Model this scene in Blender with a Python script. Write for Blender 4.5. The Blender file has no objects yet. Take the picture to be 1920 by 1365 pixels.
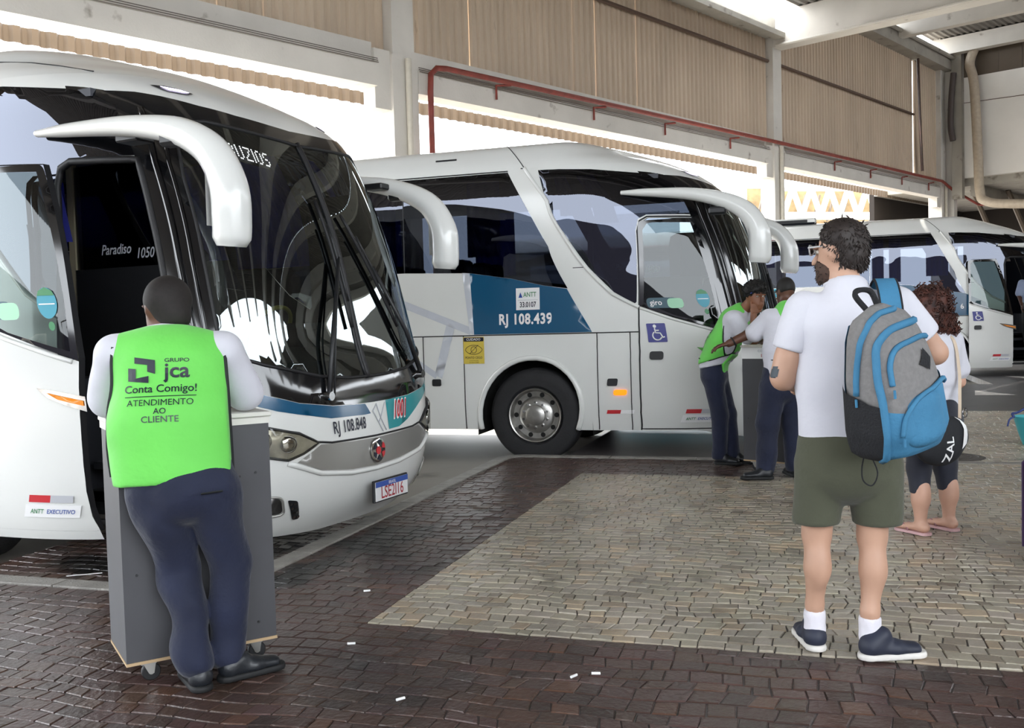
import bpy, math, random
import numpy as np
from mathutils import Vector, Matrix
from mathutils.geometry import delaunay_2d_cdt
from mathutils.bvhtree import BVHTree
SC = bpy.context.scene
COL = SC.collection
# ------------------------------------------------------------------ camera
CF, CYAW, CPIT, CROL, CH = 1802.66, -0.302382, 0.0441648, -0.0278466, 1.43681
_F = Vector((math.sin(CYAW)*math.cos(CPIT), math.cos(CYAW)*math.cos(CPIT), -math.sin(CPIT)))
_R = Vector((math.cos(CYAW), -math.sin(CYAW), 0)); _U = _R.cross(_F)
_R2 = _R*math.cos(CROL)+_U*math.sin(CROL); _U2 = _R2.cross(_F)
cd = bpy.data.cameras.new('camera'); cam = bpy.data.objects.new('camera', cd); COL.objects.link(cam)
cd.sensor_width = 36.0; cd.lens = CF/1920*36.0; cd.clip_end = 500; cd.clip_start = .05
_M = Matrix((_R2, _U2, -_F)).transposed().to_4x4(); _M.translation = Vector((0, 0, CH)); cam.matrix_world = _M
SC.camera = cam
# ------------------------------------------------------------------ light
w = bpy.data.worlds.new('sky'); SC.world = w; w.use_nodes = True
bg = w.node_tree.nodes['Background']; bg.inputs[0].default_value = (0.90, 0.95, 1.0, 1); bg.inputs[1].default_value = 4.2
sd = bpy.data.lights.new('sun', 'SUN'); sd.energy = 9.0; sd.angle = .009; sd.color = (1, .95, .86)
sun = bpy.data.objects.new('sun', sd); COL.objects.link(sun)
sun.rotation_euler = Vector((.62, -.36, -1.05)).to_track_quat('-Z', 'Y').to_euler()
vs = SC.view_settings; vs.view_transform = 'Standard'; vs.look = 'None'; vs.gamma = 1; vs.exposure = 1.02; vs.use_curve_mapping = False
SC.cycles.max_bounces = 8; SC.cycles.transparent_max_bounces = 16
# ------------------------------------------------------------------ materials
MATS = {}
def srgb(h):
    if isinstance(h, str):
        h = [int(h[i:i+2], 16)/255 for i in (0, 2, 4)]
    return tuple(((c/12.92) if c <= .04045 else ((c+.055)/1.055)**2.4) for c in h)+(1,)
def mat(name, col='808080', rough=.5, metal=0, noise=0, nscale=8, col2=None, bump=0, bscale=60, coat=0, emit=None, estr=0, spec=.5, stretch=None, attr=False, wear=None, inner=None, sheen=0):
    if name in MATS: return MATS[name]
    m = bpy.data.materials.new(name); m.use_nodes = True; nt = m.node_tree; N = nt.nodes; L = nt.links
    b = N['Principled BSDF']; c = srgb(col)
    b.inputs['Base Color'].default_value = c; b.inputs['Roughness'].default_value = rough; b.inputs['Metallic'].default_value = metal
    b.inputs['Specular IOR Level'].default_value = spec; b.inputs['Coat Weight'].default_value = coat; b.inputs['Coat Roughness'].default_value = .08
    if sheen: b.inputs['Sheen Weight'].default_value = sheen
    if emit: b.inputs['Emission Color'].default_value = srgb(emit); b.inputs['Emission Strength'].default_value = estr
    tc = N.new('ShaderNodeTexCoord'); mp = N.new('ShaderNodeMapping'); L.new(tc.outputs['Object'], mp.inputs[0])
    if stretch: mp.inputs['Scale'].default_value = stretch
    out = None
    if noise or col2:
        nz = N.new('ShaderNodeTexNoise'); nz.inputs['Scale'].default_value = nscale; nz.inputs['Detail'].default_value = 6; L.new(mp.outputs[0], nz.inputs[0])
        mx = N.new('ShaderNodeMix'); mx.data_type = 'RGBA'; rp = N.new('ShaderNodeMapRange')
        rp.inputs[1].default_value = .35; rp.inputs[2].default_value = .65; L.new(nz.outputs[0], rp.inputs[0]); L.new(rp.outputs[0], mx.inputs[0])
        mx.inputs[6].default_value = c
        c2 = srgb(col2) if col2 else tuple(x*(1-noise) for x in c[:3])+(1,)
        mx.inputs[7].default_value = c2; out = mx.outputs[2]
    if wear:   # (colour, scale, threshold)
        n2 = N.new('ShaderNodeTexNoise'); n2.inputs['Scale'].default_value = wear[1]; n2.inputs['Detail'].default_value = 8; L.new(mp.outputs[0], n2.inputs[0])
        r2 = N.new('ShaderNodeMapRange'); r2.inputs[1].default_value = wear[2]; r2.inputs[2].default_value = wear[2]+.12; L.new(n2.outputs[0], r2.inputs[0])
        m2 = N.new('ShaderNodeMix'); m2.data_type = 'RGBA'; L.new(r2.outputs[0], m2.inputs[0])
        if out: L.new(out, m2.inputs[6])
        else: m2.inputs[6].default_value = c
        m2.inputs[7].default_value = srgb(wear[0]); out = m2.outputs[2]
    if attr:
        at = N.new('ShaderNodeAttribute'); at.attribute_name = 'tint'
        m3 = N.new('ShaderNodeMix'); m3.data_type = 'RGBA'; m3.blend_type = 'MULTIPLY'; m3.inputs[0].default_value = 1
        if out: L.new(out, m3.inputs[6])
        else: m3.inputs[6].default_value = c
        L.new(at.outputs[0], m3.inputs[7]); out = m3.outputs[2]
    if out: L.new(out, b.inputs['Base Color'])
    if bump:
        n4 = N.new('ShaderNodeTexNoise'); n4.inputs['Scale'].default_value = bscale; n4.inputs['Detail'].default_value = 4; L.new(mp.outputs[0], n4.inputs[0])
        bp = N.new('ShaderNodeBump'); bp.inputs['Strength'].default_value = bump; bp.inputs['Distance'].default_value = .02; L.new(n4.outputs[0], bp.inputs['Height']); L.new(bp.outputs[0], b.inputs['Normal'])
    if inner:
        g = N.new('ShaderNodeNewGeometry'); b2 = N.new('ShaderNodeBsdfDiffuse'); b2.inputs[0].default_value = srgb(inner)
        ms = N.new('ShaderNodeMixShader'); L.new(g.outputs['Backfacing'], ms.inputs[0]); L.new(b.outputs[0], ms.inputs[1]); L.new(b2.outputs[0], ms.inputs[2])
        L.new(ms.outputs[0], N['Material Output'].inputs[0])
    MATS[name] = m; return m
def glassmat(name, tint, ior=1.5, rough=0.0, gtint='FFFFFF', wave=0):
    if name in MATS: return MATS[name]
    m = bpy.data.materials.new(name); m.use_nodes = True; nt = m.node_tree; N = nt.nodes; L = nt.links
    N.remove(N['Principled BSDF'])
    t = N.new('ShaderNodeBsdfTransparent'); t.inputs[0].default_value = srgb(tint)
    g = N.new('ShaderNodeBsdfGlossy'); g.inputs['Roughness'].default_value = rough; g.inputs[0].default_value = srgb(gtint)
    f = N.new('ShaderNodeFresnel'); f.inputs[0].default_value = ior
    if wave:
        tc = N.new('ShaderNodeTexCoord'); nz = N.new('ShaderNodeTexNoise'); nz.inputs['Scale'].default_value = 1.6; nz.inputs['Detail'].default_value = 1
        L.new(tc.outputs['Object'], nz.inputs[0]); bp = N.new('ShaderNodeBump'); bp.inputs['Strength'].default_value = wave; bp.inputs['Distance'].default_value = .02
        L.new(nz.outputs[0], bp.inputs['Height']); L.new(bp.outputs[0], g.inputs['Normal'])
    ms = N.new('ShaderNodeMixShader'); L.new(f.outputs[0], ms.inputs[0]); L.new(t.outputs[0], ms.inputs[1]); L.new(g.outputs[0], ms.inputs[2])
    L.new(ms.outputs[0], N['Material Output'].inputs[0]); MATS[name] = m; return m
# ------------------------------------------------------------------ mesh helpers
def V3(*a): return np.array(a, float)
def mesh_obj(name, V, Fc, m, parent=None, smooth=False, mats=None, midx=None, tint=None, auto=None):
    me = bpy.data.meshes.new(name)
    me.from_pydata([tuple(map(float, v)) for v in V], [], [tuple(map(int, f)) for f in Fc])
    o = bpy.data.objects.new(name, me); COL.objects.link(o)
    if mats:
        for x in mats: me.materials.append(x)
        if midx is not None: me.polygons.foreach_set('material_index', np.array(midx, dtype=np.int32))
    elif m: me.materials.append(m)
    if smooth: me.polygons.foreach_set('use_smooth', np.ones(len(me.polygons), dtype=bool))
    if smooth and auto:
        try: me.set_sharp_from_angle(angle=math.radians(auto))
        except Exception: pass
    if tint is not None:
        a = me.attributes.new('tint', 'FLOAT_COLOR', 'FACE')
        t = np.asarray(tint, dtype=np.float32)
        a.data.foreach_set('color', np.concatenate([t, np.ones((len(t), 1), np.float32)], 1).ravel())
    if parent: o.parent = parent
    return o
def tag(o, label=None, cat=None, group=None, kind=None):
    if label: o['label'] = label
    if cat: o['category'] = cat
    if group: o['group'] = group
    if kind: o['kind'] = kind
    return o
def empty(name, loc=(0, 0, 0), rz=0, label=None, cat=None, group=None, kind=None):
    o = bpy.data.objects.new(name, None); COL.objects.link(o); o.location = loc; o.rotation_euler = (0, 0, rz); o.empty_display_size = .1
    return tag(o, label, cat, group, kind)
class MB:
    """collects pieces into one mesh"""
    def __init__(s): s.V = []; s.F = []; s.n = 0
    def add(s, V, Fc):
        V = np.asarray(V, float).reshape(-1, 3); s.V.append(V); s.F += [tuple(i+s.n for i in f) for f in Fc]; s.n += len(V); return s
    def box(s, lo, hi, bev=0, M=None):
        V, Fc = boxvf(lo, hi, bev)
        if M is not None: V = V@np.asarray(M)[:3, :3].T+np.asarray(M)[:3, 3]
        return s.add(V, Fc)
    def tube(s, P, r, n=8, caps=True, closed=False, flat=None): return s.add(*tubevf(P, r, n, caps, closed, flat))
    def build(s, name, m, parent=None, smooth=False, auto=None): return mesh_obj(name, np.concatenate(s.V) if s.V else [], s.F, m, parent, smooth, auto=auto)
def boxvf(lo, hi, bev=0):
    lo = np.array(lo, float); hi = np.array(hi, float)
    if not bev:
        V = np.array([[x, y, z] for z in (lo[2], hi[2]) for y in (lo[1], hi[1]) for x in (lo[0], hi[0])])
        return V, [(0, 2, 3, 1), (4, 5, 7, 6), (0, 1, 5, 4), (2, 6, 7, 3), (0, 4, 6, 2), (1, 3, 7, 5)]
    # chamfered box: 24 verts
    V = []; idx = {}
    for sx in (0, 1):
        for sy in (0, 1):
            for sz in (0, 1):
                c = np.array([(lo, hi)[sx][0], (lo, hi)[sy][1], (lo, hi)[sz][2]]); sg = np.array([1 if sx == 0 else -1, 1 if sy == 0 else -1, 1 if sz == 0 else -1])
                for ax in range(3):
                    o = sg*bev; o[ax] = 0; idx[(sx, sy, sz, ax)] = len(V); V.append(c+o)
    Fc = []
    q = [(0, 0), (1, 0), (1, 1), (0, 1)]
    def k(ax, a, b, c):
        t = [0, 0, 0]; t[ax] = c; o = [i for i in range(3) if i != ax]; t[o[0]] = a; t[o[1]] = b; return tuple(t)
    for ax in range(3):
        for c in (0, 1):
            f = [idx[k(ax, a, b, c)+(ax,)] for a, b in q]
            Fc.append(tuple(f) if (c == 1) ^ (ax == 1) else tuple(f[::-1]))
    for ax in range(3):
        o = [i for i in range(3) if i != ax]
        for a in (0, 1):
            for b in (0, 1):
                p0 = [0, 0, 0]; p1 = [0, 0, 0]; p0[o[0]] = p1[o[0]] = a; p0[o[1]] = p1[o[1]] = b; p1[ax] = 1
                Fc.append((idx[tuple(p0)+(o[0],)], idx[tuple(p1)+(o[0],)], idx[tuple(p1)+(o[1],)], idx[tuple(p0)+(o[1],)]))
    for sx in (0, 1):
        for sy in (0, 1):
            for sz in (0, 1): Fc.append(tuple(idx[(sx, sy, sz, a)] for a in range(3)))
    return np.array(V), Fc
def frames(P, closed=False):
    P = np.asarray(P, float); T = np.zeros_like(P)
    if closed: T = np.roll(P, -1, 0)-np.roll(P, 1, 0)
    else: T[1:-1] = P[2:]-P[:-2]; T[0] = P[1]-P[0]; T[-1] = P[-1]-P[-2]
    T /= np.linalg.norm(T, axis=1)[:, None]+1e-12
    up = np.array([0, 0, 1.]) if abs(T[0][2]) < .9 else np.array([0, 1., 0])
    A = []; a = up-T[0]*(up@T[0]); a /= np.linalg.norm(a)
    for t in T:
        a = a-t*(a@t); a /= np.linalg.norm(a)+1e-12; A.append(a.copy())
    A = np.array(A); B = np.cross(T, A); return T, A, B
def tubevf(P, r, n=8, caps=True, closed=False, flat=None):
    P = np.asarray(P, float); m = len(P); r = np.broadcast_to(np.asarray(r, float), (m,)) if np.ndim(r) < 2 else np.asarray(r, float)
    T, A, B = frames(P, closed)
    th = np.linspace(0, 2*np.pi, n, endpoint=False)
    if r.ndim == 2: ra, rb = r[:, :1], r[:, 1:2]
    else: ra = rb = r[:, None]
    if flat: rb = rb*flat
    V = P[:, None]+A[:, None]*(np.cos(th)*ra)[..., None]+B[:, None]*(np.sin(th)*rb)[..., None]
    V = V.reshape(-1, 3); Fc = []
    for i in range(m if closed else m-1):
        j = (i+1) % m
        for k in range(n):
            l = (k+1) % n; Fc.append((i*n+k, i*n+l, j*n+l, j*n+k))
    if caps and not closed: Fc.append(tuple(range(n))[::-1]); Fc.append(tuple((m-1)*n+k for k in range(n)))
    return V, Fc
def spline(P, n=8):
    P = np.asarray(P, float); Q = np.vstack([2*P[0]-P[1], P, 2*P[-1]-P[-2]]); out = []
    for i in range(1, len(Q)-2):
        for t in np.linspace(0, 1, n, endpoint=False):
            a, b, c, d = Q[i-1:i+3]
            out.append(.5*((2*b)+(-a+c)*t+(2*a-5*b+4*c-d)*t*t+(-a+3*b-3*c+d)*t**3))
    out.append(P[-1]); return np.array(out)
def lathe(prof, n=32, axis='z'):
    """prof list of (r,h); revolve"""
    V = []; Fc = []; th = np.linspace(0, 2*np.pi, n, endpoint=False)
    for r, h in prof:
        for t in th: V.append((r*math.cos(t), r*math.sin(t), h))
    for i in range(len(prof)-1):
        for k in range(n):
            l = (k+1) % n; Fc.append((i*n+k, i*n+l, (i+1)*n+l, (i+1)*n+k))
    V = np.array(V)
    if axis == 'y': V = np.stack([V[:, 0], V[:, 2], -V[:, 1]], 1)
    if axis == 'x': V = np.stack([V[:, 2], V[:, 1], -V[:, 0]], 1)
    return V, Fc
def prism(poly, y0, y1):
    """poly (x,z) extruded along y"""
    n = len(poly); V = [(x, y0, z) for x, z in poly]+[(x, y1, z) for x, z in poly]
    Fc = [tuple(range(n)), tuple(range(2*n-1, n-1, -1))]+[(i, n+i, n+(i+1) % n, (i+1) % n) for i in range(n)]
    return np.array(V, float), Fc
def round_poly(P, r, n=5):
    P = [np.array(p, float) for p in P]; out = []; m = len(P)
    for i in range(m):
        a, b, c = P[i-1], P[i], P[(i+1) % m]; u = a-b; v = c-b; lu = np.linalg.norm(u); lv = np.linalg.norm(v)
        rr = r[i] if isinstance(r, (list, tuple)) else r
        d = min(rr, lu*.45, lv*.45)
        if d <= 0: out.append(b); continue
        p0 = b+u/lu*d; p1 = b+v/lv*d
        for t in np.linspace(0, 1, n): out.append((1-t)**2*p0+2*t*(1-t)*b+t*t*p1)
    return np.array(out)
def resample(P, step, closed=True):
    P = np.asarray(P, float); out = []; m = len(P)
    for i in range(m if closed else m-1):
        a = P[i]; b = P[(i+1) % m]; k = max(1, int(math.ceil(np.linalg.norm(b-a)/step)))
        for t in range(k): out.append(a+(b-a)*t/k)
    if not closed: out.append(P[-1])
    return np.array(out)
def inpoly(pts, poly):
    x, y = pts[:, 0], pts[:, 1]; r = np.zeros(len(pts), bool); n = len(poly); j = n-1
    for i in range(n):
        xi, yi = poly[i]; xj, yj = poly[j]
        c = ((yi > y) != (yj > y)); r ^= c & (x < (xj-xi)*(y-yi)/((yj-yi) if yj != yi else 1e-12)+xi)
        j = i
    return r
def fill2d(outer, holes=(), step=.1, gridpts=True):
    """triangulated 2-D region with interior grid points"""
    loops = [resample(outer, step)]+[resample(h, step) for h in holes]
    pts = []; edges = []
    for lp in loops:
        b = len(pts); pts += [tuple(p) for p in lp]; edges += [(b+i, b+(i+1) % len(lp)) for i in range(len(lp))]
    if gridpts:
        lo = loops[0].min(0); hi = loops[0].max(0)
        gx = np.arange(lo[0]+step/2, hi[0], step); gy = np.arange(lo[1]+step/2, hi[1], step)
        if len(gx) and len(gy):
            G = np.array(np.meshgrid(gx, gy)).reshape(2, -1).T; k = inpoly(G, loops[0])
            for h in loops[1:]: k &= ~inpoly(G, h)
            G = G[k]
            if len(G):
                B = np.concatenate(loops); ok = np.ones(len(G), bool)
                for i in range(0, len(G), 2000):
                    d = ((G[i:i+2000, None]-B[None])**2).sum(2).min(1); ok[i:i+2000] = d > (step*.35)**2
                pts += [tuple(p) for p in G[ok]]
    r = delaunay_2d_cdt([Vector(p) for p in pts], edges, [], 0, 1e-6)
    V = np.array([tuple(v) for v in r[0]]); T = np.array([f for f in r[2] if len(f) == 3])
    c = V[T].mean(1); k = inpoly(c, loops[0])
    for h in loops[1:]: k &= ~inpoly(c, h)
    T = T[k]; a = V[T]; ar = (a[:, 1, 0]-a[:, 0, 0])*(a[:, 2, 1]-a[:, 0, 1])-(a[:, 1, 1]-a[:, 0, 1])*(a[:, 2, 0]-a[:, 0, 0])
    T[ar < 0] = T[ar < 0][:, ::-1]
    return V, T
_tc = {}
def textvf(txt, size=1.0, bold=0.0, align='CENTER', spacing=1.0, sub=0):
    key = (txt, bold, align, spacing)
    if key not in _tc:
        c = bpy.data.curves.new('t', 'FONT'); c.body = txt; c.align_x = align; c.align_y = 'CENTER'; c.offset = bold; c.space_character = spacing; c.resolution_u = 3
        o = bpy.data.objects.new('t', c); COL.objects.link(o)
        me = bpy.data.meshes.new_from_object(o.evaluated_get(bpy.context.evaluated_depsgraph_get()))
        V = np.array([tuple(v.co)[:2] for v in me.vertices]).reshape(-1, 2); Fc = [tuple(p.vertices) for p in me.polygons]
        # triangulate ngons
        me.calc_loop_triangles(); Fc = [tuple(t.vertices) for t in me.loop_triangles]
        bpy.data.objects.remove(o); bpy.data.curves.remove(c); bpy.data.meshes.remove(me); _tc[key] = (V, Fc)
    V, Fc = _tc[key]; return V*size, Fc
def orient(Fc, V, n):
    """flip all faces so the first points along n"""
    out = []
    for f in Fc:
        a, b, c = V[f[0]], V[f[1]], V[f[2]]
        out.append(f if np.dot(np.cross(b-a, c-a), n) >= 0 else f[::-1])
    return out
# ================================================================== setting
RNG = random.Random(7); NR = np.random.RandomState(7)
WO = V3(-6.71, 15.33, 0); WU = V3(.419, .908, 0); WU = WU/np.linalg.norm(WU); WM = V3(WU[1], -WU[0], 0); WSL = .0093
def WP(s, m, z): return WO+WU*s+WM*m+V3(0, 0, z+WSL*s)
def wbox(mb, s0, s1, m0, m1, z0, z1):
    V = [WP(s, m, z) for z in (z0, z1) for m in (m0, m1) for s in (s0, s1)]
    # handedness: (s,m,z) is left-handed, so flip
    return mb.add(V, [f[::-1] for f in [(0, 2, 3, 1), (4, 5, 7, 6), (0, 1, 5, 4), (2, 6, 7, 3), (0, 4, 6, 2), (1, 3, 7, 5)]])
M_conc = mat('painted_concrete', 'D6D1C9', .75, noise=.10, nscale=1.2, wear=('8C8378', 3.0, .66), bump=.15, bscale=25)
M_concg = mat('grey_concrete', 'A9A49A', .8, noise=.18, nscale=1.5, wear=('6E675E', 2.4, .62), bump=.2, bscale=20)
M_tan = mat('tan_cladding', 'CDB9A2', .6, noise=.16, nscale=.9, stretch=(1, 1, .25), wear=('6B5947', 5, .70))
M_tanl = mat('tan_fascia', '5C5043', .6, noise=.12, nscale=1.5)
M_brown = mat('brown_rail', '5A463A', .7)
M_redp = mat('red_pipe_paint', '8A3B30', .55, noise=.3, nscale=5, wear=('C9B7A8', 9, .72))
M_pipe = mat('cream_pipe', 'C9C2B4', .5, noise=.1)
M_roof = mat('grey_roof_sheet', '87827D', .6, noise=.2, nscale=1)
M_asph = mat('asphalt', '4A4646', .42, noise=.35, nscale=.9, wear=('2E2B2C', 1.3, .60), bump=.06, bscale=40)
M_road = mat('road_concrete', '8B857C', .6, noise=.3, nscale=.35, wear=('3A3735', .8, .58), bump=.05, bscale=40)
M_joint = mat('dark_joint', '2C2624', .8, noise=.3, nscale=14)
M_lst = mat('pale_paving_stone', 'A39B8D', .30, noise=.25, nscale=1.6, bump=.22, bscale=45, attr=True, wear=('6F675C', 2.6, .60))
M_dst = mat('dark_red_paving_stone', '4E3B35', .30, noise=.30, nscale=1.1, bump=.25, bscale=45, attr=True, wear=('2C2524', .7, .57))
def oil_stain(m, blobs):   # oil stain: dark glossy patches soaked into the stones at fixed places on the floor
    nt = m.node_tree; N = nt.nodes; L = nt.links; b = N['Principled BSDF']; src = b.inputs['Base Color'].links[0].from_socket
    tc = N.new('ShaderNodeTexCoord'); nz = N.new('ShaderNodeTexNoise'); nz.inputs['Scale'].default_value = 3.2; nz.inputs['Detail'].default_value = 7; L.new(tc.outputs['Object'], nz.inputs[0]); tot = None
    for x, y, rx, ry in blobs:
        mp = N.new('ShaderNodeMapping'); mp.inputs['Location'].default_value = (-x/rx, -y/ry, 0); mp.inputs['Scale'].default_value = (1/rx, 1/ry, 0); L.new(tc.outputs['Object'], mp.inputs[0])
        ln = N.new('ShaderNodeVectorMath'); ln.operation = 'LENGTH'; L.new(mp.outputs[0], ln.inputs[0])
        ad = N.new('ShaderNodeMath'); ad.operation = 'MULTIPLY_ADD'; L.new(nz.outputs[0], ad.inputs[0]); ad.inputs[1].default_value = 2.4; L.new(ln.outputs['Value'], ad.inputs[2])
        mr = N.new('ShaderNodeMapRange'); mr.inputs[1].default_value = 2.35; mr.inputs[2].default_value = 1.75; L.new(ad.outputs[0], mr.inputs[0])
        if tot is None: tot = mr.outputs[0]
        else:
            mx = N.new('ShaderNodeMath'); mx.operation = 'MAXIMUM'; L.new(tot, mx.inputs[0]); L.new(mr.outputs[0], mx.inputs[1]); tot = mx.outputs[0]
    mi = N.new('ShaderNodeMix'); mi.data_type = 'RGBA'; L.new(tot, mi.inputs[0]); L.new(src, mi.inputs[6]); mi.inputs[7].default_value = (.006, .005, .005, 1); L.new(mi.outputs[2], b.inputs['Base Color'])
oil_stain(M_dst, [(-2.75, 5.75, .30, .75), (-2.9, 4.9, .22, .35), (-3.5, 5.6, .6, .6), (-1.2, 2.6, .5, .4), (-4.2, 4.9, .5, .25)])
M_kerb = mat('kerb_granite', '8E8A84', .5, noise=.3, nscale=9, bump=.3, bscale=90)
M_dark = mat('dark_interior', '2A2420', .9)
M_whitepaint = mat('white_road_paint', 'BDB8B2', .6, noise=.25, nscale=8)
# ---- road and platform
mb = MB(); mb.add([(-130, -70, -.13), (130, -70, -.13), (130, 190, -.13), (-130, 190, -.13)], [(0, 1, 2, 3)])
road = tag(mb.build('road', M_road), 'grey concrete bus road behind the kerb', kind='structure')
arc = [(-3.0+.2*math.cos(a)*-1-.0, 9.68+.2*math.sin(a)) for a in np.linspace(0, math.pi/2, 6)]
PLAT = [(34, -30), (34, 70), (3.3, 70), (3.3, 20.2), (.3, 20.2), (.3, 14.95), (-2.5, 14.95), (-2.5, 9.88)]+arc[::-1]+[(-3.2, 6.6), (-4.95, 6.6), (-4.95, 4.55), (-6.1, 4.55), (-6.1, -.5), (-9, -.5), (-9, -30)]
V2, T2 = fill2d(np.array(PLAT), step=6, gridpts=False)
pb = MB(); Vp = np.c_[V2, np.full(len(V2), -.012)]; pb.add(Vp, T2)
fl = pb.build('floor', M_asph); tag(fl, 'dark paved bus platform floor', kind='structure')
mb = MB(); n = len(PLAT)
for i in range(n):
    a, b = PLAT[i], PLAT[(i+1) % n]; mb.add([(a[0], a[1], -.012), (b[0], b[1], -.012), (b[0], b[1], -.14), (a[0], a[1], -.14)], [(0, 1, 2, 3)])
mb.build('kerb_face', M_kerb, fl)
# ---- paving stones
def stones(x0, x1, y0, y1, sz, rng, wob=.75):
    out = []; y = y0
    while y < y1-.02:
        h = rng.uniform(.82, 1.15)*sz; h = min(h, y1-y)
        if y1-(y+h) < sz*.45: h = y1-y
        x = x0-rng.uniform(0, sz)*.0; first = True
        while x < x1-.01:
            w_ = rng.uniform(.7, 1.45)*sz*(rng.uniform(.4, 1) if first else 1); first = False
            w_ = min(w_, x1-x)
            if x1-(x+w_) < sz*.4: w_ = x1-x
            g = .0028; j = lambda: rng.uniform(-.007, .007)
            out.append([(x+g+abs(j())*.7, y+1.6*g+abs(j())), (x+w_-g-abs(j())*.7, y+1.6*g+abs(j())), (x+w_-g-abs(j())*.7, y+h-1.6*g-abs(j())), (x+g+abs(j())*.7, y+h-1.6*g-abs(j()))])
            x += w_
        y += h
    if wob:
        def wv(p):
            x, y = p; f = min(1, (x-x0)/.25, (y-y0)/.25, (x1-x)/.25, (y1-y)/.25); f = max(0, f)*wob
            return (x+f*(.020*math.sin(y*9+2.1*math.sin(x*2.3))+.010*math.sin(y*23+x*7)), y+f*(.030*math.sin(x*2.9+1.7*math.sin(y*1.9))+.014*math.sin(x*11+y*5)))
        out = [[wv(p) for p in q] for q in out]
    return out
def stone_vf(q, z, tilt):
    cx = sum(p[0] for p in q)/4; cy = sum(p[1] for p in q)/4
    top = [(p[0], p[1], z+(p[0]-cx)*tilt[0]+(p[1]-cy)*tilt[1]) for p in q]
    mid = [(p[0]+(p[0]-cx)*.07, p[1]+(p[1]-cy)*.07, z-.004) for p in q]; bot = [(p[0]+(p[0]-cx)*.07, p[1]+(p[1]-cy)*.07, -.014) for p in q]
    F_ = [(0, 1, 2, 3)]+[(i, i+4, (i+1) % 4+4, (i+1) % 4) for i in range(4)]+[(i+4, i+8, (i+1) % 4+8, (i+1) % 4+4) for i in range(4)]
    return top+mid+bot, F_
def pave(rects, sz, m, tintf, part, stuffname, seed, see, zo=0, tl_=.03):
    rng = random.Random(seed); L = []
    for r in rects: L += stones(*r, sz, rng)
    L.sort(key=lambda q: see(q))
    mb = MB(); tints = []; parts = []
    for i, q in enumerate(L):
        V_, F_ = stone_vf(q, zo+rng.uniform(-.002, .0015), (rng.uniform(-tl_, tl_), rng.uniform(-tl_, tl_))); t = tintf(rng, q)
        if i < 300: mesh_obj(part, V_, F_, m, fl, tint=[t]*9)
        else: mb.add(V_, F_); tints += [t]*9
    o = mesh_obj(stuffname, np.concatenate(mb.V), mb.F, m, fl, tint=tints); o['kind'] = 'stuff'
def see(q):
    x, y = q[0]; fx = _F.x*x+_F.y*y; rx = (_R2.x*x+_R2.y*y)/max(fx, .1)
    return fx+(0 if abs(rx) < .535 and fx > 3.3 else 50)
def tl(rng, q):
    k = rng.uniform(.86, 1.10); h = rng.random()
    if h < .04: return (k*.68, k*.64, k*.6)
    if h < .14: return (k*1.1, k*.98, k*.84)
    if h < .2: return (k*1.02, k*.9, k*.8)
    return (k, k*rng.uniform(.97, 1.01), k*rng.uniform(.92, 1.0))
def td(rng, q):
    k = rng.uniform(.78, 1.15); h = rng.random()
    if h < .06: return (k*1.35, k*1.2, k*1.0)
    if h < .2: return (k*.7, k*.74, k*.76)
    return (k, k*rng.uniform(.92, 1.05), k*rng.uniform(.9, 1.08))
pave([(-2.08, 4.0, 4.18, 8.75), (.5, 4.0, 8.75, 14.83)], .086, M_lst, tl, 'pale_paving_stone', 'pale_paving', 3, see, -.003, .022)
pave([(-5.6, 3.4, 1.3, 4.18), (-5.6, -3.06, 4.18, 4.40), (-3.06, -2.08, 4.18, 9.74), (-4.95, -3.06, 4.54, 6.55), (-2.08, .5, 8.75, 9.74)], .10, M_dst, td, 'dark_paving_stone', 'dark_red_paving', 5, see, -.0065, .016)
# kerb stones / pale strips
def strip(x0, x1, y0, y1, along):
    L_ = (x1-x0) if along == 'x' else (y1-y0); k = max(1, int(L_/.8))
    for i in range(k):
        a = i/k; b = (i+1)/k
        lo = (x0+L_*a+.003, y0) if along == 'x' else (x0, y0+L_*a+.003); hi = (x0+L_*b-.003, y1) if along == 'x' else (x1, y0+L_*b-.003)
        MB().box((lo[0], lo[1], -.1), (hi[0], hi[1], .003), .004).build('kerb_stone', M_kerb, fl)
strip(-6.1, -3.2, 4.40, 4.54, 'x'); strip(-3.2, -3.06, 4.56, 9.62, 'y'); strip(-2.9, 4.2, 9.74, 9.87, 'x')
mb = MB(); A_ = np.linspace(0, math.pi/2, 7); P_ = [(-2.9-.3*math.cos(a), 9.6+.27*math.sin(a)) for a in A_]; Q_ = [(-2.9-.16*math.cos(a), 9.6+.14*math.sin(a)) for a in A_]
for i in range(6):
    a, b, c, d = P_[i], P_[i+1], Q_[i+1], Q_[i]; mb.add([(*a, .003), (*b, .003), (*c, .003), (*d, .003), (*a, -.12), (*b, -.12), (*c, -.12), (*d, -.12)], [(0, 1, 2, 3), (0, 4, 5, 1), (2, 6, 7, 3), (3, 7, 4, 0), (1, 5, 6, 2)])
mb.build('kerb_stone', M_kerb, fl)
# painted arrow wedges far right
for poly in ([(2.75, 18.6), (3.25, 17.6), (2.6, 17.6)], [(3.9, 22.5), (4.5, 20.6), (4.35, 20.9), (4.25, 22.3)], [(4.5, 20.6), (5.4, 19.6), (5.4, 20.1), (4.3, 21.6)]):
    MB().add([(x, y, -.008) for x, y in poly], [tuple(range(len(poly)))]).build('painted_marking', M_whitepaint, fl)
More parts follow.
